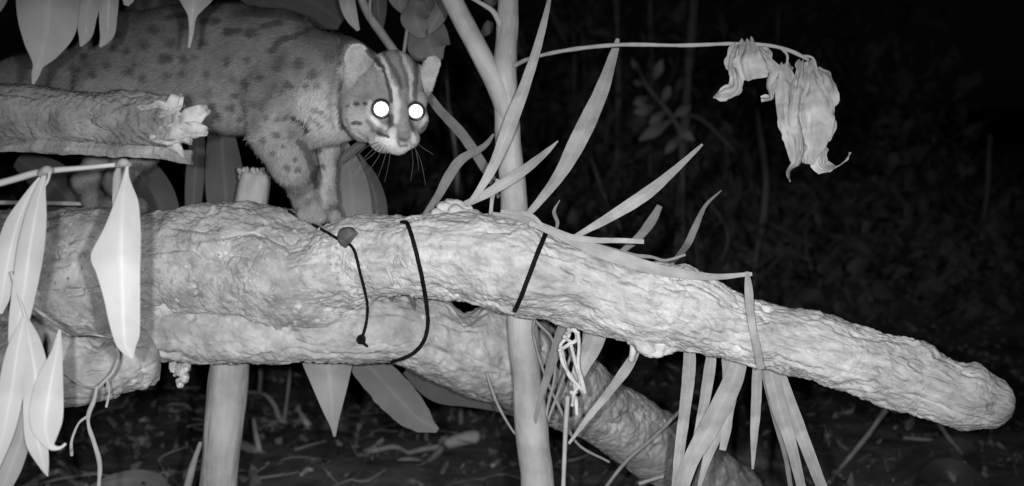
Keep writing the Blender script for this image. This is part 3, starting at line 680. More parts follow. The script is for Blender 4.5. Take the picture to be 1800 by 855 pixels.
# smooth normals for the hairs
vn = np.zeros_like(CV)
for q in range(3): np.add.at(vn, tri[:, q], nn)
vn = nrm(vn); HN = nrm(vn[tri[pick, 0]] * (1 - u1 - u2)[:, None] + vn[tri[pick, 1]] * u1[:, None] + vn[tri[pick, 2]] * u2[:, None])
hxy = proj(HP); nose = at(*hp(706, 236, -84))
isH = (hxy[:, 0] > 604) & (hxy[:, 1] < 275); isL = (hxy[:, 1] > 250) & ~isH
comb = np.tile(np.array([-1.0, .1, -.25]), (NH, 1)); comb[isL] = [-.1, 0, -1]; comb[isH] = (HP - nose)[isH]
neck = (hxy[:, 0] > 520) & ~isH & ~isL; comb[neck] = [-.7, .1, -.7]
comb = nrm(comb) + RNG.normal(0, .3, (NH, 3)); comb = nrm(comb - HN * (comb * HN).sum(1, keepdims=True))
Ln = np.where(isH, .0024, np.where(isL, .0032, .0048)) * RNG.uniform(.6, 1.25, NH)
dn = np.linalg.norm(HP - nose, axis=1); Ln = np.where(isH, np.clip(dn * .05, .0012, .0045), Ln) * RNG.uniform(.8, 1.1, NH)
earm = ((hxy[:, 1] < 122) & (hxy[:, 0] < 665) & isH) | ((hxy[:, 0] > 738) & (hxy[:, 1] < 165)); Ln = np.where(earm, .0014, Ln)
for (e, rr) in EYES:
    de = np.linalg.norm(hxy - np.array(e[:2]), axis=1); Ln = np.where(de < rr * 1.9, .0007, Ln)
guard = (RNG.random(NH) < .12) & ~isH & ~earm; Ln = np.where(guard, Ln * 1.9, Ln)
lift = np.where(isH, .25, np.where(guard, .55, .34))[:, None] * RNG.uniform(.5, 1.4, (NH, 1))
side = np.cross(comb, HN); wd = np.where(isH, .00028, .00038)[:, None]
mid = HP + (comb + HN * lift) * (Ln * .55)[:, None]; tipp = HP + (comb + HN * lift * .55) * Ln[:, None]
HV = np.stack([HP - side * wd, HP + side * wd, mid + side * wd * .8, mid - side * wd * .8, tipp], 1).reshape(-1, 3)
k = np.arange(NH)[:, None] * 5
HF = np.vstack([k + [0, 1, 2], k + [0, 2, 3], k + [3, 2, 4]])
hc = coat(HP) * RNG.uniform(.75, 1.25, NH)
mesh_obj('fur', HV, HF, M['coat'], cat_root, colors=np.repeat(hc, 5), kind='stuff')
for (e, rr) in EYES:
    c = at(*hp(*e)); R_ = rr * pxm(D0)
    V, F, uv = tube_data([list(c - UPV * .0003) + [R_], list(c + UPV * .0003) + [R_]], 3, 24, px=False)
    ey = mesh_obj('eye', V, tri_fix(F), M['eye_dark'], cat_root)
    # round shining pupil, a shallow lens turned to the light
    rp = (rr - 1.5) * pxm(D0); t = nrm(CAM - c); s_ = nrm(np.cross(np.array([0, 0, 1.0]), t)); u_ = np.cross(t, s_)
    rings = [c + t * (R_ + .0006)]
    for q in (.35, .7, 1.0):
        for a in np.linspace(0, 2 * math.pi, 32, endpoint=False): rings.append(c + t * (R_ + .0006 - .0003 * q * q) + (s_ * math.cos(a) + u_ * math.sin(a)) * rp * q)
    for a in np.linspace(0, 2 * math.pi, 32, endpoint=False): rings.append(c + t * (R_ * .2) + (s_ * math.cos(a) + u_ * math.sin(a)) * rp * 1.0)
    F = []
    for i in range(32):
        j = (i + 1) % 32; F.append([0, 1 + i, 1 + j])
        for q in range(3): a0 = 1 + q * 32; F += [[a0 + i, a0 + 32 + i, a0 + 32 + j], [a0 + i, a0 + 32 + j, a0 + j]]
    mesh_obj('pupil', np.array(rings), np.array(F), M['eye_mirror'], ey, smooth=False, label='round pupil shining white in the infrared light')
WK = [((676, 250), (655, 272), (628, 292), -6), ((678, 253), (664, 278), (646, 305), -4), ((682, 256), (674, 285), (664, 312), 4), ((672, 247), (640, 262), (606, 300), -8), ((686, 258), (684, 285), (676, 320), 10), ((722, 255), (726, 285), (722, 318), -14), ((726, 253), (740, 285), (748, 325), -10), ((730, 250), (746, 262), (762, 272), -4), ((728, 252), (734, 280), (736, 300), 2), ((675, 249), (650, 268), (618, 306), 0)]
for a, b_, c_, dz in WK:
    tube('whisker', [hp(*a, -66) + (.6,), hp(*b_, -66 + dz) + (.6,), hp(*c_, -60 + dz * 2) + (.35,)], M['whisker'], cat_root, 14, 5)

# ================================================================ CORDS round the logs
def cord(name, path, rr, label, closed=True, rback=None):
    P, _ = spline([[a, b, 0] for a, b in path], 60)
    fr = [hit(a, b, rr * 1.0 + .0006) for a, b, _ in P]; fr = [q for q in fr if q is not None]
    d = np.array([depth_of(q) for q in fr]); k = np.array([.25, .5, .25])
    for _ in range(6): d[1:-1] = np.minimum(np.convolve(d, k, 'same')[1:-1], d[1:-1] + .0006)
    xy = proj(np.array(fr)); fr = [at(x, y, dd) for (x, y), dd in zip(xy, d)]
    pts = fr
    if closed:
        bk = [hit_last(a, b, rr * .6) for a, b, _ in P[::-6]]; bk = [q for q in bk if q is not None]
        pts = fr + bk + [fr[0]]
    return tube(name, [list(p) + [rr] for p in pts], M['cord'], None, 420, 8, lambda S_, T_, R_: np.sin(S_ * 1500 + T_ * 2) * .0001 + fbm(np.stack([S_ * 150, T_, T_ * 0], 1), 2, 3) * .0003, cap=(True, True), px=False, label=label, cat='cord')
cd1 = thing('cord', 'thin black cord ending in a knot under the cat\'s forepaw', 'cord', at(635, 597, 1.24))
c1 = cord('wrap', [(508, 372), (545, 392), (590, 418), (620, 436), (633, 480), (645, 530), (644, 566), (636, 596)], .0016, None, False)
for o_ in (c1,):
    del o_['category']; o_.parent = cd1; o_.location = o_.location - cd1.location
kp = hit(635, 597, .002)
def knot(c, R_, parent, seed):
    for i, (a, t) in enumerate(((0, 0), (1.1, .6), (2.2, -.5))):
        pts = [list(c + RGT * math.cos(a + q) * R_ * .7 + UPV * math.sin(a + q) * R_ * .8 - FWD * (math.cos(q * 2 + t) * R_ * .5 + R_ * .2)) + [.0019] for q in np.linspace(0, 2 * math.pi, 9)]
        tube('knot_loop', pts, M['cord'], parent, 40, 8, px=False)
knot(kp, .0042, cd1, 1)
tube('loose_end', [list(kp) + [.0017], list(kp + RGT * .003 - UPV * .004 - FWD * .002) + [.0017], list(kp + RGT * .006 - UPV * .007) + [.0014]], M['cord'], cd1, 12, 8, px=False)
cord('cord', [(706, 392), (716, 394), (728, 430), (740, 480), (749, 530), (752, 570), (744, 602), (722, 624), (690, 636)], .0022, 'black cord bending in a long curve round both logs, below the cat\'s chin')
cord('cord', [(962, 404), (948, 438), (932, 480), (916, 522), (905, 546)], .0023, 'straight black cord binding the pale log to the sapling pole')

# knots and torn bits on the logs
h0 = hit(611, 417); tube('branch_stub', [list(h0 + FWD * .012) + [.0105], list(h0 - FWD * .0015) + [.0104], list(h0 - FWD * .0045 + RGT * .004 - UPV * .003) + [.0096]], mk('stub', .08, .2, 90, .9, .6, 150, .001), log3, 18, 26, wob(77, .002, 90, 90), capr=.12, px=False, label='dark stub beside the forepaw')
for pts in ([(712, 470), (700, 450), (694, 462)], [(724, 520), (728, 545), (722, 560)], [(690, 480), (705, 500), (698, 520)], [(680, 470), (690, 500), (688, 530)]):
    tube('fibre', [list(hit(a, b, .0004)) + [.0017] for a, b in pts], M['bark_plate'], log3, 16, 6, wob(pts[0][0], .0006, 200, 200), px=False)
ll = thing('bark_lump', 'crumbling pale lump of bark sitting on the pale log top', 'bark', at(795, 362, 1.25))
for (x, y, rr, d) in [(784, 364, 11, 1.245), (800, 361, 13, 1.25), (818, 368, 10, 1.25), (835, 374, 8, 1.25), (770, 374, 8, 1.24), (806, 372, 12, 1.24)]:
    tube('clod', [(x - rr * .6, y, d, rr), (x + rr * .7, y + 3, d, rr * .8)], M['bark_plate'], ll, 14, 16, wob(int(x), .003, 120, 120))
for a in [((1108, 628), (1112, 602)), ]:
    g = thing('string_end', 'short white frayed end poking out beneath the pale log', 'string', at(1112, 615, 1.23))
    tube('strand', [(1110, 632, 1.23, 5), (1113, 617, 1.225, 6.5), (1112, 602, 1.23, 5.5)], M['string'], g, 16, 10, wob(5, .0006, 150, 150))
tube('wood_chip', [(1062, 580, 1.215, 5), (1072, 574, 1.21, 5.5), (1080, 570, 1.215, 3)], M['wood_torn'], log3, 10, 8, wob(6, .001, 150, 150))
tube('bark_flap', [(1106, 588, 1.205, 8), (1128, 608, 1.20, 14), (1150, 618, 1.20, 13), (1172, 610, 1.20, 12), (1200, 604, 1.20, 9)], M['bark_plate'], log3, 60, 36, wob(7, .006, 90, 110))
fl = thing('fungus_clump', 'small pale crumbly clump hanging under the log by the post', 'fungus', at(318, 655, 1.28))
for (x, y, rr) in [(304, 648, 8), (318, 652, 10), (322, 664, 9), (316, 674, 5), (308, 660, 5), (326, 648, 6)]:
    tube('lobe', [(x, y - rr * .4, 1.285, rr * .8), (x + 1, y + rr * .5, 1.28, rr * .6)], M['bark_rough'], fl, 20, 20, wob(int(x * y), .006, 170, 170))

# knotted pale fibre tie below the pale log
tie = thing('string_tie', 'tangled pale string knotted beneath the pale log, beside the pole', 'string', at(1005, 640, 1.24))
for pts in ([(998, 570), (1000, 590), (985, 608), (990, 640), (1008, 668), (1012, 690)], [(1010, 575), (1014, 596), (1000, 606), (984, 616)], [(1016, 585), (1018, 610), (1016, 640), (1022, 665), (1028, 690)], [(992, 592), (1006, 602), (1016, 592), (1008, 580), (996, 586)], [(1004, 608), (1012, 640), (1020, 670), (1010, 690), (1006, 712)], [(986, 612), (992, 636), (1000, 660), (1018, 680), (1026, 692)], [(1004, 690), (1012, 702), (1014, 728)]):
    tube('strand', [(x, y, 1.245 + .006 * math.sin(i * 2 + pts[0][0]), 3.4) for i, (x, y) in enumerate(pts)], M['string'], tie, 40, 8, wob(pts[0][0], .0005, 120, 120))

# ================================================================ GRASS AND PALM BLADES
BL = 'cut leaf blades standing about the pole'
def blade(pts, label, mat='blade', fold=.3, **kw):
    return ribbon('grass_leaf', pts, M[mat], label=label, cat='leaf', group=BL, nr=56, nc=9, fold=fold, noise=kw.pop('noise', .0016), nfreq=40, edge=.0004, **kw)
blade([(970, -20, 1.26, 2), (955, 45, 1.25, 6), (930, 130, 1.245, 9), (898, 215, 1.24, 12), (868, 290, 1.24, 9), (842, 335, 1.24, 6), (822, 362, 1.24, 4)], 'long narrow blade crossing in front of the pole from top edge to log')
blade([(1086, 68, 1.30, 3), (1080, 92, 1.30, 7), (1055, 165, 1.29, 13), (1020, 240, 1.28, 16), (985, 305, 1.27, 11), (950, 352, 1.27, 7), (922, 384, 1.27, 5)], 'broad tall blade leaning right from the pole to the level twig')
blade([(981, 248, 1.26, 1), (960, 268, 1.26, 5), (920, 300, 1.25, 9), (860, 338, 1.25, 8), (812, 362, 1.25, 5), (790, 372, 1.25, 4)], 'short slanting blade crossing low in front of the pole')
blade([(1235, 254, 1.22, 2), (1205, 282, 1.22, 5), (1160, 322, 1.22, 9), (1120, 352, 1.22, 11), (1065, 386, 1.22, 8), (1008, 418, 1.225, 4)], 'long pale blade pointing up right over the pale log')
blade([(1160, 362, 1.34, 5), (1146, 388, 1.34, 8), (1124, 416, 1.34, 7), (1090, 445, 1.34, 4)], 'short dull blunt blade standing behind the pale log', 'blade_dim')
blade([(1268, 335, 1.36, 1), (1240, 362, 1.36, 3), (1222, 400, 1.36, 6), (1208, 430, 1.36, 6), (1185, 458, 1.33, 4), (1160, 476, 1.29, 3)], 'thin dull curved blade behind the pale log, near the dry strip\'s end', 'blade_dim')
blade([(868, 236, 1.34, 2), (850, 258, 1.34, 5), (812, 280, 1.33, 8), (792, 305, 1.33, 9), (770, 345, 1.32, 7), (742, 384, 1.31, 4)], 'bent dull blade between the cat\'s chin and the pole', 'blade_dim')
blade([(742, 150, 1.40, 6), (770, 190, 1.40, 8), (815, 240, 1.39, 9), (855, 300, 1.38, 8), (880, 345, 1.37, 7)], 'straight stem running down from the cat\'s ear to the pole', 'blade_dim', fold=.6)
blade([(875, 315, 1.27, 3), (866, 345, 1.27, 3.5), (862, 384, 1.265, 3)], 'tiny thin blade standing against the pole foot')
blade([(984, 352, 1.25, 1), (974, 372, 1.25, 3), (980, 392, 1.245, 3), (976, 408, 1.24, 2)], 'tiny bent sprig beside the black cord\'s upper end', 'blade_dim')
# strips lying along the top of the pale log
def lay(pts, lift, w): return [(a, b, (hitd(a, b + 6, 1.21) - lift), ww) for (a, b), ww in zip(pts, w)]
blade([(866, 376, 1.215, 3), (915, 384, 1.21, 5), (960, 402, 1.195, 7), (1010, 424, 1.185, 9), (1060, 444, 1.18, 11), (1120, 464, 1.175, 11), (1180, 479, 1.17, 9), (1250, 487, 1.165, 6), (1322, 482, 1.16, 3)], 'long flat strip lying along the top of the pale log to a pointed end', fold=.15)
blade([(930, 392, 1.19, 4), (980, 412, 1.185, 5), (1040, 422, 1.18, 5), (1085, 423, 1.175, 4.5), (1132, 425, 1.17, 4)], 'short straight strip sticking out level above the pale log', fold=.15)
blade([(1050, 430, 1.21, 2), (1110, 448, 1.20, 3), (1145, 452, 1.195, 3), (1170, 458, 1.19, 2.5), (1205, 448, 1.19, 1.5)], 'wavy thin strip end beside the long flat strip', 'blade_dim', fold=.15)
blade([(880, 372, 1.20, 3), (930, 378, 1.195, 4), (955, 398, 1.19, 3)], 'short flat shred lying across the pole foot on the log', fold=.1)
d1 = lambda x, y: hitd(x, y, 1.16) - .005
blade([(1313, 478, 1.16, 3), (1316, 510, 1.155, 7), (1320, 560, 1.145, 6), (1330, 610, 1.145, 6), (1338, 650, 1.15, 6)], 'folded strip hanging down across the front of the pale log')
# bundle under the pale log
blade([(1210, 600, 1.25, 8), (1212, 640, 1.25, 11), (1204, 720, 1.25, 10), (1194, 800, 1.25, 9), (1188, 880, 1.25, 9)], 'leftmost upright blade of the bundle hanging under the pale log')
blade([(1252, 610, 1.27, 8), (1246, 660, 1.27, 10), (1232, 740, 1.27, 8), (1218, 800, 1.27, 5), (1208, 850, 1.27, 2)], 'narrow shaded blade second in the hanging bundle', 'blade')
blade([(1302, 625, 1.24, 14), (1284, 680, 1.235, 18), (1245, 755, 1.23, 17), (1212, 815, 1.23, 14), (1188, 890, 1.23, 12)], 'widest slanting blade of the bundle sweeping down to the lower left')
blade([(1280, 620, 1.26, 12), (1284, 680, 1.26, 14), (1270, 740, 1.255, 12), (1245, 800, 1.25, 8), (1228, 860, 1.25, 3)], 'forked blade behind the widest slanting one')
blade([(1292, 660, 1.25, 10), (1282, 710, 1.25, 10), (1276, 760, 1.25, 8), (1270, 792, 1.25, 6)], 'short blunt blade hanging beside the widest slanting one')
blade([(1330, 640, 1.25, 7), (1330, 690, 1.25, 9), (1326, 760, 1.25, 7), (1323, 825, 1.25, 2)], 'pointed straight blade hanging directly under the folded strip')
blade([(1352, 640, 1.24, 12), (1368, 710, 1.235, 14), (1390, 780, 1.23, 10), (1412, 870, 1.23, 8)], 'left of two long blades running down to the lower right')
blade([(1368, 650, 1.25, 10), (1388, 710, 1.245, 12), (1415, 780, 1.24, 11), (1452, 875, 1.24, 9)], 'right one of two long blades running to the bottom edge')
blade([(1340, 650, 1.26, 4), (1360, 730, 1.26, 4), (1380, 800, 1.26, 4), (1392, 870, 1.26, 4)], 'thin shaded blade hanging between the two long blades', 'blade_dim')
blade([(1215, 618, 1.28, 4), (1210, 660, 1.28, 4), (1206, 700, 1.28, 3)], 'small dark shred at the bundle\'s first blade', 'blade_dim')
blade([(1058, 560, 1.27, 12), (1044, 600, 1.275, 18), (1022, 645, 1.28, 14), (1008, 680, 1.285, 8)], 'broad blade hanging behind the tangled string', 'blade')
blade([(1034, 560, 1.29, 6), (1030, 610, 1.29, 8), (1026, 660, 1.29, 6)], 'narrow blade tucked behind the tangled string', 'blade_dim')
blade([(992, 560, 1.28, 8), (982, 600, 1.285, 9), (968, 645, 1.29, 8), (950, 700, 1.295, 5), (936, 760, 1.30, 3)], 'narrow blade slanting down beside the pole', 'blade_dim')
blade([(1122, 612, 1.25, 6), (1100, 650, 1.255, 9), (1070, 690, 1.265, 7), (1030, 740, 1.275, 5), (1000, 780, 1.285, 2)], 'long blade slanting down from the white frayed end across the rear log')
# thin trailing stems in front of the rear log
TS = 'thin trailing stems below the logs'
def stem(pts, label, rr=2.6, mat='twig_dim', group=TS, cat='stem', name='trailing_stem'):
    return tube(name, [p if len(p) == 4 else tuple(p) + (rr,) for p in pts], M[mat], None, 44, 7, wob(int(pts[0][0]), .0004, 60, 60), label=label, cat=cat, group=group)
stem([(942, 550, 1.27), (938, 590, 1.28), (958, 660, 1.30), (985, 720, 1.32), (1015, 780, 1.34), (1070, 812, 1.36)], 'thin stem winding across the rear log from beside the pole')
stem([(998, 700, 1.27), (994, 760, 1.27), (990, 860, 1.27), (988, 900, 1.27)], 'pale straight stem dropping from the tangled string to the bottom', 4.2, 'twig')
stem([(942, 565, 1.28), (972, 600, 1.29), (975, 660, 1.30), (962, 720, 1.31), (952, 790, 1.32)], 'faint curved stem just right of the pole')
stem([(1005, 620, 1.30), (985, 680, 1.31), (955, 760, 1.33)], 'faint slanting stem crossing the rear log by the pole')
stem([(1125, 715, 1.62), (1165, 765, 1.66), (1215, 815, 1.70), (1270, 860, 1.74)], 'pale thin stick lying along the rear log\'s lower end', 3)
stem([(1200, 718, 1.5), (1150, 768, 1.5), (1100, 812, 1.5), (1055, 870, 1.5)], 'dark thin stick crossing over the rear log toward the bottom', 3.4)
stem([(855, 655, 1.33), (872, 705, 1.33), (895, 748, 1.33), (915, 775, 1.33)], 'thin stem slanting into the pole below the logs', 2.6)
stem([(1125, 850, 1.55), (1150, 842, 1.55), (1165, 838, 1.55)], 'pale short stick near the bottom below the rear log', 3.2, 'twig')

# ================================================================ HANGING LEAVES ON THE LEFT
tw = thing('hanging_twig', 'pale bent twig at left with long bright drooping leaves', 'twig', at(100, 300, .98))
tm = tube('stem', [(-200, 372, .98, 7), (0, 322, .98, 6.5), (70, 303, .98, 5.5), (150, 295, .98, 4.5), (222, 288, .98, 4)], M['leaf'], tw, 60, 12, wob(2, .0005, 50, 50))
tube('joint', [(72, 305, .975, 7), (82, 299, .972, 8), (90, 300, .975, 6)], M['twig_dim'], tw, 10, 10); tube('joint', [(208, 290, .975, 6), (217, 286, .972, 8), (226, 289, .975, 6)], M['twig_dim'], tw, 10, 10)
def hleaf(pts, parent=tw, mat='leaf', **kw): return ribbon('leaf', pts, M[mat], parent, nr=50, nc=13, **{**dict(fold=.22, curl=.1, noise=.0016, nfreq=25), **kw})
hleaf([(224, 289, .972, 2, 2), (222, 310, .97, 5, 5), (216, 345, .965, 10, 25), (214, 400, .96, 29, 32), (213, 436, .958, 46, 33), (213, 452, .958, 51, 33), (214, 475, .957, 44, 31), (215, 520, .957, 32, 30), (217, 575, .957, 22, 28), (220, 606, .958, 14, 23), (232, 630, .96, 2, 3)], fold=.18, noise=.002)
hleaf([(210, 290, .985, 2, 2), (206, 310, .985, 6, 6), (206, 345, .985, 8, 8), (202, 390, .985, 4, 4)], fold=.3, mat='leaf_grey')
hleaf([(80, 303, .975, 2, 2), (72, 330, .97, 8, 8), (62, 380, .965, 16, 19), (52, 440, .962, 20, 24), (44, 500, .962, 20, 21), (32, 570, .965, 16, 17), (24, 625, .968, 8, 10), (20, 640, .97, 2, 2)], fold=.3)
hleaf([(70, 312, .99, 2, 2), (48, 350, .99, 9, 12), (28, 400, .988, 20, 18), (14, 460, .986, 22, 18), (4, 520, .986, 14, 14), (0, 552, .988, 2, 4)], fold=.2)
tube('leaf_stalk', [(88, 302, .972, 3), (84, 318, .97, 2.4), (76, 332, .97, 1.6)], M['leaf'], tw, 10, 8)
lw = thing('lower_leaf_spray', 'spray of long pale leaves hanging low in the bottom left corner', 'leaves', at(50, 700, .96))
hleaf([(42, 560, .955, 4, 4), (30, 620, .95, 18, 14), (20, 690, .948, 22, 20), (6, 760, .948, 16, 18), (-6, 825, .95, 3, 4)], lw)
hleaf([(44, 555, .96, 3, 3), (52, 600, .955, 14, 18), (62, 660, .952, 20, 22), (60, 730, .95, 18, 22), (68, 780, .95, 20, 16), (78, 820, .952, 8, 8), (84, 838, .955, 1, 1)], lw, fold=.3)
hleaf([(105, 580, .95, 2, 2), (100, 620, .945, 10, 9), (90, 670, .94, 24, 20), (82, 720, .938, 28, 28), (80, 755, .938, 22, 26), (88, 785, .94, 6, 10), (104, 788, .942, 3, 3), (116, 780, .945, 2, 2)], lw, fold=.25)
hleaf([(46, 700, .97, 6, 6), (40, 760, .97, 20, 14), (20, 820, .972, 24, 18), (0, 870, .975, 14, 12)], lw, mat='leaf_grey', fold=.3)
tube('stalk', [(20, 480, .965, 3), (44, 555, .962, 3), (60, 600, .962, 2.5)], M['leaf'], lw, 16, 8)
vine = thing('vine_root', 'thin pale forking vine dangling in front of the log\'s rounded end', 'vine', at(170, 690, 1.15))
for pts, rr in (([(50, 535, 1.0), (78, 555, 1.02), (108, 576, 1.05)], 3.2), ([(108, 576, 1.05), (130, 588, 1.1), (160, 588, 1.14), (194, 594, 1.15)], 2.6), ([(204, 610, 1.17), (208, 630, 1.17), (198, 655, 1.165), (182, 672, 1.16), (170, 684, 1.16)], 3.4), ([(117, 658, 1.17), (135, 672, 1.17), (155, 680, 1.165), (170, 682, 1.16)], 1.4), ([(170, 682, 1.16), (165, 705, 1.16), (156, 728, 1.16), (156, 750, 1.16), (166, 780, 1.16), (175, 815, 1.16), (174, 850, 1.16), (172, 880, 1.16)], 4), ([(188, 668, 1.162), (192, 690, 1.162), (187, 715, 1.162)], 2), ([(154, 732, 1.16), (138, 745, 1.158), (126, 775, 1.155), (126, 800, 1.155)], 2.8), ([(194, 594, 1.15), (200, 602, 1.16), (204, 612, 1.17)], 2.4)):
    tube('tendril', [p + (rr,) for p in pts], M['twig'], vine, 36, 8, wob(int(pts[0][0]), .0007, 90, 90))
tlf = thing('overhead_leaf', 'large broad pale leaf hanging point down from the top left edge', 'leaf', at(85, -20, 1.0))
hleaf([(92, -140, 1.01, 30, 30), (90, -60, 1.005, 54, 54), (86, 0, 1.0, 54, 52), (82, 50, 1.0, 46, 48), (74, 90, 1.0, 28, 28), (66, 115, 1.0, 8, 10), (63, 130, 1.0, 7, 7), (58, 148, 1.0, 2, 2)], tlf, 'leaf_grey', fold=.12)
for pts, lab in (([(165, -80, 1.02, 14), (158, -10, 1.02, 20), (152, 30, 1.02, 17), (150, 60, 1.02, 12), (142, 82, 1.02, 2)], 'small folded leaf hanging beside the big broad leaf\'s right edge'),
                 ([(190, -80, 1.03, 12), (192, -10, 1.03, 16), (190, 30, 1.03, 15), (188, 60, 1.03, 12), (176, 83, 1.03, 2)], 'second small folded leaf hanging from the top, right of the first'),
                 ([(228, -60, 1.05, 10), (226, -10, 1.05, 12), (222, 10, 1.05, 4)], 'leaf tip just peeking in at the top edge'),
                 ([(345, -60, 1.02, 34), (343, -15, 1.02, 34), (340, 12, 1.02, 18), (338, 30, 1.02, 7), (336, 60, 1.02, 4), (332, 84, 1.02, 2)], 'pointed leaf tip hanging over the cat\'s back from the top edge'),
                 ([(-10, -60, 1.0, 16), (2, -10, 1.0, 12), (-2, 20, 1.0, 3)], 'leaf edge in the top left corner')):
    ribbon('overhead_leaf', pts, M['leaf_grey'], label=lab, cat='leaf', group='leaves hanging from above', nr=40, nc=11, fold=.5, curl=.1, noise=.001)

# ================================================================ LEAVES BEHIND AND UNDER THE LOGS
def oleaf(pts, label, mat='leaf_grey', name='broad_leaf', group='broad leaves round the logs', **kw):
    return ribbon(name, pts, M[mat], label=label, cat='leaf', group=group, nr=44, nc=13, **{**dict(fold=.2, curl=.1, noise=.002, nfreq=20), **kw})
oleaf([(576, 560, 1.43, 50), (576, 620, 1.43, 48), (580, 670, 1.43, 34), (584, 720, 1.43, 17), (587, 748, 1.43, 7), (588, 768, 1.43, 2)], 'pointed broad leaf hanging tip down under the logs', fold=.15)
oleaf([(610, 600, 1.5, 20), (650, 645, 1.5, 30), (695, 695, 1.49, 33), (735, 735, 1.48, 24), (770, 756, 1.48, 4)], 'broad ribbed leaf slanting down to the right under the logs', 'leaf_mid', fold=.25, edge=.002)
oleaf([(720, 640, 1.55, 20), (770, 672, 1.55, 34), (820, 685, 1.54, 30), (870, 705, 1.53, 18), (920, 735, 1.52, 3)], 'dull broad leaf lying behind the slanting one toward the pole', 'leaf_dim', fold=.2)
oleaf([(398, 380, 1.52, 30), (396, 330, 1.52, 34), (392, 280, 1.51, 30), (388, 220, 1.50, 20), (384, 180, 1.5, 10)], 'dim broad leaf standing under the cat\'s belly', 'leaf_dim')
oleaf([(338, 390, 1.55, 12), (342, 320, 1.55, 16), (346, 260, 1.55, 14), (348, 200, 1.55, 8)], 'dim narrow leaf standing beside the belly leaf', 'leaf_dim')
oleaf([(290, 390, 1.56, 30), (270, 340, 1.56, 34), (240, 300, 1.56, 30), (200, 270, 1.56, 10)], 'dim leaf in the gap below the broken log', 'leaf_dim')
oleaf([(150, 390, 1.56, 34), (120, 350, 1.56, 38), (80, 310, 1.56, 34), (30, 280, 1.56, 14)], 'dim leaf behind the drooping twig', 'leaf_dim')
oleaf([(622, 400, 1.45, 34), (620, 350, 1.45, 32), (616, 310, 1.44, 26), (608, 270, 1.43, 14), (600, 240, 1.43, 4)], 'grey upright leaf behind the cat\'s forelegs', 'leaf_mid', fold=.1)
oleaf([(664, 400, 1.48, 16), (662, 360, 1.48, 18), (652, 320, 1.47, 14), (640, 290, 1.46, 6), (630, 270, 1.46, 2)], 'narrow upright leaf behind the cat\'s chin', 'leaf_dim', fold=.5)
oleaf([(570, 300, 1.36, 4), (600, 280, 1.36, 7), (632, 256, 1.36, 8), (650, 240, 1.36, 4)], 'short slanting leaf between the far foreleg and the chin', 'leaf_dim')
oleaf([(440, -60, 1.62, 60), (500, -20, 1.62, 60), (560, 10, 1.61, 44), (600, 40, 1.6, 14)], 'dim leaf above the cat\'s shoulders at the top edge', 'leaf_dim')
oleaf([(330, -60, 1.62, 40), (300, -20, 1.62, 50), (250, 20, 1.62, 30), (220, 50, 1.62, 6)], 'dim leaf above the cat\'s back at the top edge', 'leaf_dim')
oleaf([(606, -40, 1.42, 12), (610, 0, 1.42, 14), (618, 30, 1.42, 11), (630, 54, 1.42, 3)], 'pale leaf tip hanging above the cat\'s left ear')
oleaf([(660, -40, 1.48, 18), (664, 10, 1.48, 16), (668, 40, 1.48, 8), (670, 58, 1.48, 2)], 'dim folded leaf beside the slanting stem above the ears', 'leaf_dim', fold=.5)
st_ = stem([(622, -40, 1.46), (645, 20, 1.46), (668, 55, 1.46), (700, 100, 1.45)], 'grey slanting stem coming down behind the cat\'s head', 8, 'twig_dim', 'stems behind the cat', name='bare_stem')
stem([(655, -20, 1.45), (650, 10, 1.45), (652, 40, 1.455)], 'thin twig crossing the slanting stem', 3, 'twig_dim', 'stems behind the cat', name='bare_stem')
stem([(716, 50, 1.5), (713, 70, 1.5), (709, 100, 1.5)], 'tiny upright stalk between the cat\'s ears', 3, 'twig_dim', 'stems behind the cat', name='bare_stem')
cl = thing('leaf_cluster', 'dim cluster of broad leaves hanging behind the cat\'s right ear', 'leaves', at(745, 40, 1.52))
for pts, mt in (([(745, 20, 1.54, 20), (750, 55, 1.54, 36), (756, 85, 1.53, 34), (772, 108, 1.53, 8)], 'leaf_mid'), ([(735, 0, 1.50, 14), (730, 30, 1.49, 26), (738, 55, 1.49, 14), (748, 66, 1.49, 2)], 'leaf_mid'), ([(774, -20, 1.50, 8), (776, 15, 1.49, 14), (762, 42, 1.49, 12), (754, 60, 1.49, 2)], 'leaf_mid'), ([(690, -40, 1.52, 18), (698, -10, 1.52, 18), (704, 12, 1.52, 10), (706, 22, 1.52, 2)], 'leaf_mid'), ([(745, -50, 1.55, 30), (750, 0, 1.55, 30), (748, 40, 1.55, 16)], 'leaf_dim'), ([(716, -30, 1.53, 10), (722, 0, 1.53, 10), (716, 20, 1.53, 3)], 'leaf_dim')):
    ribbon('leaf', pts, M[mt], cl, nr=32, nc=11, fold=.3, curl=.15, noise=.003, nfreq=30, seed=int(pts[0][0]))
tube('stalk', [(760, -60, 1.52, 4), (765, -10, 1.52, 4), (770, 20, 1.52, 3)], M['twig_dim'], cl, 14, 8)
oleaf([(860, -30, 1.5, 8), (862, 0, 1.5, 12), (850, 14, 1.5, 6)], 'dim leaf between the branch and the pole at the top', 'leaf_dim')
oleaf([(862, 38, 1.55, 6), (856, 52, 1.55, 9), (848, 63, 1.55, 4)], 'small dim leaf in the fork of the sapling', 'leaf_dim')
stem([(-40, 356, 1.40), (60, 357, 1.40), (120, 358, 1.40), (172, 360, 1.40)], 'pale thin stick lying behind the drooping leaves on the log', 4, 'twig', 'sticks', 'stick', 'stick')

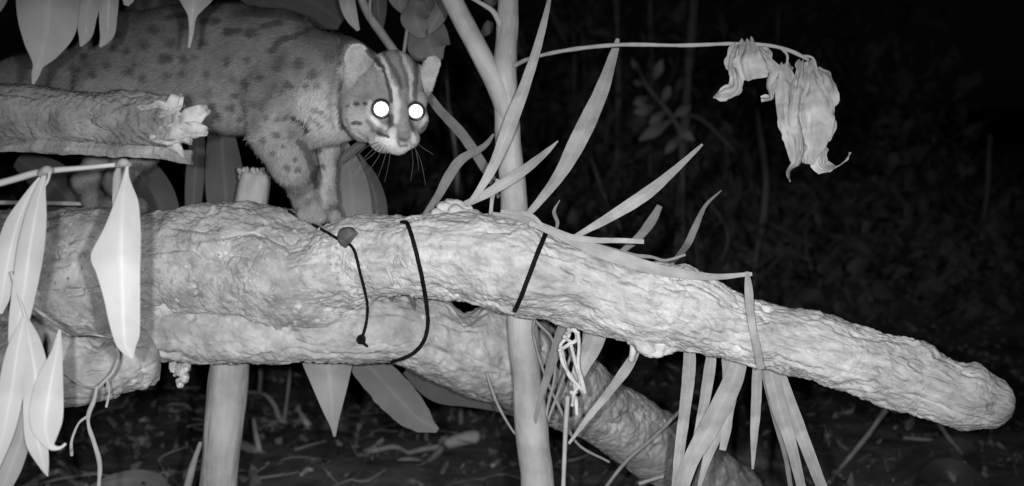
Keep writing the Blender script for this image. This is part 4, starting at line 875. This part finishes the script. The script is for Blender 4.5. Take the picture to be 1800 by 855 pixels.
# ================================================================ FOREST FLOOR: sticks and fallen leaves one can pick out
def gd(px, py):
    """depth at which the pixel's ray meets the soil"""
    d = 1.2
    while d < 8:
        p = at(px, py, d)
        if p[2] < float(ground_z(np.array([p[0]]), np.array([p[1]]))[0]): return d
        d += .01
    return 8
ST_ = 'sticks on the forest floor'
def fstick(pts, label, rr=4, mat='twig', lift=.0, cat='stick', name='fallen_stick'):
    rows = []
    for p in pts:
        x, y = p[0], p[1]; dz = p[2] if len(p) > 2 else 0; r_ = p[3] if len(p) > 3 else rr
        rows.append((x, y, gd(x, min(y + dz, 870)) - .01, r_))
    return tube(name, rows, M[mat], None, 40, 9, wob(int(pts[0][0]), .0016, 40, 60), label=label, cat=cat, group=ST_)
fs = thing('forked_stick', 'forked stick on the soil right of the post, one prong upright and pale', 'stick', at(470, 805, gd(470, 805)))
g0 = gd(450, 795)
tube('stick', [(425, 782, g0, 9), (460, 800, g0, 9), (495, 823, g0 - .02, 7), (522, 838, g0 - .04, 6)], M['twig_dim'], fs, 40, 12, wob(31, .002, 40, 60))
tube('prong', [(456, 790, g0, 5), (450, 765, g0, 5), (446, 738, g0, 3)], M['twig'], fs, 20, 10, wob(32, .001, 40, 60))
g1 = gd(505, 745)
rt = thing('root_shoot', 'thin arching root with an upright shoot rooted near the post', 'root', at(500, 750, g1))
tube('arch', [(418, 696, g1, 2.6), (440, 690, g1, 2.8), (465, 694, g1, 3), (482, 712, g1, 4), (492, 736, g1, 5.5), (515, 760, g1, 8)], M['twig_dim'], rt, 40, 9, wob(33, .001, 40, 60))
tube('shoot', [(509, 600, g1, 2.6), (510, 650, g1, 2.8), (506, 690, g1, 3), (500, 738, g1, 3)], M['twig_dim'], rt, 30, 8, wob(34, .001, 40, 60))
fstick([(456, 630, 120), (458, 660, 90), (456, 690, 60)], 'faint upright stick standing right behind the post', 4, 'twig_dim')
fstick([(529, 728, 25, 4), (538, 742, 12, 6), (550, 754, 0, 7)], 'short pale stub beside the hanging pointed leaf', 6)
g2 = gd(660, 800)
br = thing('branching_root', 'low branching root arching over the soil left of the pale broken stub', 'root', at(660, 805, g2))
for pts in ([(614, 826, 5), (628, 810, 9), (644, 796, 7), (670, 790, 5), (695, 786, 4.5), (718, 796, 4)], [(644, 796, 4), (658, 784, 3.5), (672, 774, 3)], [(652, 834, 4), (690, 816, 4.5), (720, 808, 4.5), (752, 816, 4)], [(720, 796, 4), (742, 790, 4), (770, 786, 5)], [(628, 848, 3), (652, 834, 4)], [(752, 816, 6), (760, 806, 6), (775, 790, 6)], [(752, 816, 4), (752, 836, 3)]):
    tube('limb', [(x, y, g2 - .015 - (y - 800) * .002, r_) for x, y, r_ in pts], M['twig_dim'], br, 26, 9, wob(int(pts[0][0]), .002, 40, 60))
fstick([(790, 778, 8, 10), (812, 772, 14, 12), (832, 768, 14, 13)], 'pale broken stub of wood lying near the pole', 12)
fstick([(520, 790, 0), (548, 782, 0), (572, 776, 0)], 'faint thin twig lying on dark soil', 2)
fstick([(866, 818, 3, 4), (874, 812, 3, 5)], 'tiny pale chip on the soil by the pole', 5)
fstick([(530, 834, 3, 4), (540, 826, 3, 5), (548, 826, 3, 3)], 'tiny pale chip below the forked stick', 4)
fstick([(1556, 722, 100, 5), (1520, 772, 50, 4), (1480, 820, 10, 4), (1458, 848, 0, 3)], 'thin stick leaning up toward the pale log at lower right', 4, 'twig_dim')
fstick([(1648, 740, 90, 4), (1668, 770, 60, 4), (1690, 796, 30, 4)], 'short stick hanging below the blunt log tip', 4, 'twig_dim')
fstick([(1590, 770, 20, 2.5), (1640, 774, 20, 2.5)], 'faint level twig under the log tip', 3, 'twig_dim')
fstick([(40, 860, 0, 5), (75, 838, 0, 6), (105, 830, 0, 6), (130, 848, 0, 6), (150, 856, 0, 6)], 'arched root in the bottom left corner', 5)
fstick([(104, 812, 0, 4), (118, 822, 0, 5), (125, 840, 0, 4)], 'short stick rising from the arched root', 4)
fstick([(125, 822, 0, 3), (150, 832, 0, 3), (172, 832, 0, 3)], 'thin twig between the vine and the arched root', 3, 'twig_dim')
def fleaf(pts, label, mat='leaf_dim', **kw):
    rows = [(p[0], p[1], gd(p[0], min(p[1] + 10, 880)) - .02 - (p[4] if len(p) > 4 else 0), p[2], p[3]) for p in pts]
    return ribbon('fallen_leaf', rows, M[mat], label=label, cat='leaf', group='fallen leaves on the forest floor', nr=30, nc=9, fold=.25, curl=.2, noise=.006, nfreq=12, seed=int(pts[0][0]))
fleaf([(160, 858, 4, 4), (200, 846, 12, 12), (240, 842, 18, 16), (275, 850, 10, 16), (295, 868, 2, 4)], 'pale fallen leaf at the bottom edge left of the post', 'leaf_grey')
fleaf([(545, 752, 4, 4), (580, 748, 8, 9), (620, 750, 11, 10), (650, 762, 2, 2)], 'grey fallen leaf lying behind the hanging leaf\'s tip')
fleaf([(438, 828, 3, 3), (446, 840, 9, 9), (450, 855, 10, 10), (452, 868, 4, 4)], 'small oval fallen leaf at the bottom edge right of the post', 'leaf_grey')
fleaf([(640, 715, 3, 3), (625, 735, 5, 5), (618, 755, 4, 4)], 'small upright shred beside the grey fallen leaf')
fleaf([(235, 782, 3, 3), (250, 776, 8, 8), (264, 784, 4, 4)], 'small fallen leaf on the soil left of the post', 'leaf_grey')
fleaf([(244, 740, 2, 2), (256, 738, 4, 4), (264, 742, 2, 2)], 'tiny fallen leaf above the other one left of the post', 'leaf_grey')
fleaf([(340, 700, 8, 8), (330, 740, 16, 16), (325, 770, 12, 12), (320, 790, 4, 4)], 'dim leaf leaning left of the post foot')
fleaf([(280, 660, 20, 20), (265, 700, 30, 30), (255, 730, 14, 14)], 'dim large leaf in the shade under the rounded log end')
fleaf([(1250, 800, 10, 10), (1290, 806, 14, 14), (1340, 812, 10, 10), (1380, 820, 3, 3)], 'dull leaf lying at the lower end of the rear log')
fleaf([(1570, 840, 10, 10), (1640, 800, 24, 24), (1690, 790, 20, 20), (1720, 830, 6, 6)], 'dim broad leaf of a small plant below the log tip')
fleaf([(1610, 860, 10, 10), (1660, 830, 24, 24), (1710, 840, 14, 14), (1740, 860, 4, 4)], 'dim lower leaf of a small plant at bottom right')
for i, pts in enumerate([[(348, 720, 1.5), (355, 790, 1.5), (340, 860, 1.5)]]): pass
stem([(352, 780, 1.46, 4), (340, 815, 1.46, 6), (326, 870, 1.46, 8)], 'pale slanting stick touching the post\'s left side at the bottom', 6, 'twig_dim', ST_, 'stick', 'fallen_stick')

# ================================================================ TREES AND SHRUBS IN THE DARK BEHIND
FT = 'thin trunks in the dark behind'
def ftree(pts, label, side=()):
    d = pts[0][2]
    base = to_ground([p for p in pts])
    W = stem_pts(pts); W[-1][2] = float(ground_z(np.array([W[-1][0]]), np.array([W[-1][1]]))[0]) - .02
    t = thing('thin_tree', label, 'tree', W[-1][:3], FT)
    tube('trunk', W, M['stem_far'], t, 90, 12, wob(int(pts[0][0]), .005, 12, 20), (True, False), px=False)
    for s in side: tube('branch', s, M['stem_far'], t, 20, 7, wob(int(s[0][0]), .003, 12, 20))
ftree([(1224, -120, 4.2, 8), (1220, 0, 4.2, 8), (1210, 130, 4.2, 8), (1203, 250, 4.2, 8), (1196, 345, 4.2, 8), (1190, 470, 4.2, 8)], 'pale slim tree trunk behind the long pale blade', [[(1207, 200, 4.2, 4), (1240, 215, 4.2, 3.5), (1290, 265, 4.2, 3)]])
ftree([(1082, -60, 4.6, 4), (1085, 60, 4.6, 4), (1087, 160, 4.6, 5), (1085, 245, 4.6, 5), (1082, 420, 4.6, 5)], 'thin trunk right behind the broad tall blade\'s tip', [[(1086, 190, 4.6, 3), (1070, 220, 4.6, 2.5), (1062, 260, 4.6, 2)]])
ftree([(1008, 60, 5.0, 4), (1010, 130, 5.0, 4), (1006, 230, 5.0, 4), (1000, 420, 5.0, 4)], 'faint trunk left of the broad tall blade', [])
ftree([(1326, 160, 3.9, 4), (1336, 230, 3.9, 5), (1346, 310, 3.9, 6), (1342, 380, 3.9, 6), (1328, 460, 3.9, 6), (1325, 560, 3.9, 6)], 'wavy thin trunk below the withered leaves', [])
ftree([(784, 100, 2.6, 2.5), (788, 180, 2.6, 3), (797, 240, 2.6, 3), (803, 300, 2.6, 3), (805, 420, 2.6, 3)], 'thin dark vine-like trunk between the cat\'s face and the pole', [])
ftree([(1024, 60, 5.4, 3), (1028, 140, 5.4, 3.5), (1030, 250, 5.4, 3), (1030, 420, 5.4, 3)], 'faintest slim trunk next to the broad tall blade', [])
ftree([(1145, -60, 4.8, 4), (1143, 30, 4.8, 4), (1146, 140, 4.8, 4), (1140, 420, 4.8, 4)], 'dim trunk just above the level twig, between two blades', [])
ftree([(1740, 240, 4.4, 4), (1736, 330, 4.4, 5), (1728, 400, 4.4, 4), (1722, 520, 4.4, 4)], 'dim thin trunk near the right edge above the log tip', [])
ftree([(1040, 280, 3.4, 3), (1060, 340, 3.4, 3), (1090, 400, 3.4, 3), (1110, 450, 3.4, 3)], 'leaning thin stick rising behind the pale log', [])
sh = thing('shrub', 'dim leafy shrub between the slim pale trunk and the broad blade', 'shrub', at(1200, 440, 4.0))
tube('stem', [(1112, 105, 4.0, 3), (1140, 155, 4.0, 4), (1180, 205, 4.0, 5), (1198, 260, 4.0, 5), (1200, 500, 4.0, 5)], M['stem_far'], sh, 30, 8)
for (x, y, dx, dy, w) in [(1135, 150, -22, -6, 7), (1140, 172, -26, 10, 9), (1150, 188, -34, 10, 11), (1180, 212, -56, 34, 11), (1150, 140, 14, -34, 9), (1165, 180, 12, -28, 8), (1185, 205, 30, -20, 9), (1125, 125, -14, -16, 6), (1190, 225, 30, 22, 9), (1195, 240, -26, 30, 8), (1172, 195, -30, 22, 8)]:
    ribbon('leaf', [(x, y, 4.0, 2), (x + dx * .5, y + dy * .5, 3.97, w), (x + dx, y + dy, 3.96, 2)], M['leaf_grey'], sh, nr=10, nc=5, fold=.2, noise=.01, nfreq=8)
def fshrub(cx, cy, d, n, spread, label, seed, size=(14, 30)):
    r = np.random.default_rng(seed); base = at(cx, cy + spread * 1.3, d)
    base[2] = float(ground_z(np.array([base[0]]), np.array([base[1]]))[0])
    t = thing('shrub', label, 'shrub', base, 'shrubs in the dark behind')
    for k in range(3):
        e = at(cx + r.normal(0, spread * .5), cy - spread * r.uniform(.3, .9), d + r.normal(0, .1))
        tube('stem', [list(base) + [.006], list(base * .5 + e * .5 + r.normal(0, .03, 3)) + [.005], list(e) + [.003]], M['stem_far'], t, 14, 6, px=False)
    for k in range(n):
        x, y = cx + r.normal(0, spread * .55), cy + r.normal(0, spread * .45); a = r.uniform(0, 6.28); L = r.uniform(*size); dd = d + r.normal(0, .15)
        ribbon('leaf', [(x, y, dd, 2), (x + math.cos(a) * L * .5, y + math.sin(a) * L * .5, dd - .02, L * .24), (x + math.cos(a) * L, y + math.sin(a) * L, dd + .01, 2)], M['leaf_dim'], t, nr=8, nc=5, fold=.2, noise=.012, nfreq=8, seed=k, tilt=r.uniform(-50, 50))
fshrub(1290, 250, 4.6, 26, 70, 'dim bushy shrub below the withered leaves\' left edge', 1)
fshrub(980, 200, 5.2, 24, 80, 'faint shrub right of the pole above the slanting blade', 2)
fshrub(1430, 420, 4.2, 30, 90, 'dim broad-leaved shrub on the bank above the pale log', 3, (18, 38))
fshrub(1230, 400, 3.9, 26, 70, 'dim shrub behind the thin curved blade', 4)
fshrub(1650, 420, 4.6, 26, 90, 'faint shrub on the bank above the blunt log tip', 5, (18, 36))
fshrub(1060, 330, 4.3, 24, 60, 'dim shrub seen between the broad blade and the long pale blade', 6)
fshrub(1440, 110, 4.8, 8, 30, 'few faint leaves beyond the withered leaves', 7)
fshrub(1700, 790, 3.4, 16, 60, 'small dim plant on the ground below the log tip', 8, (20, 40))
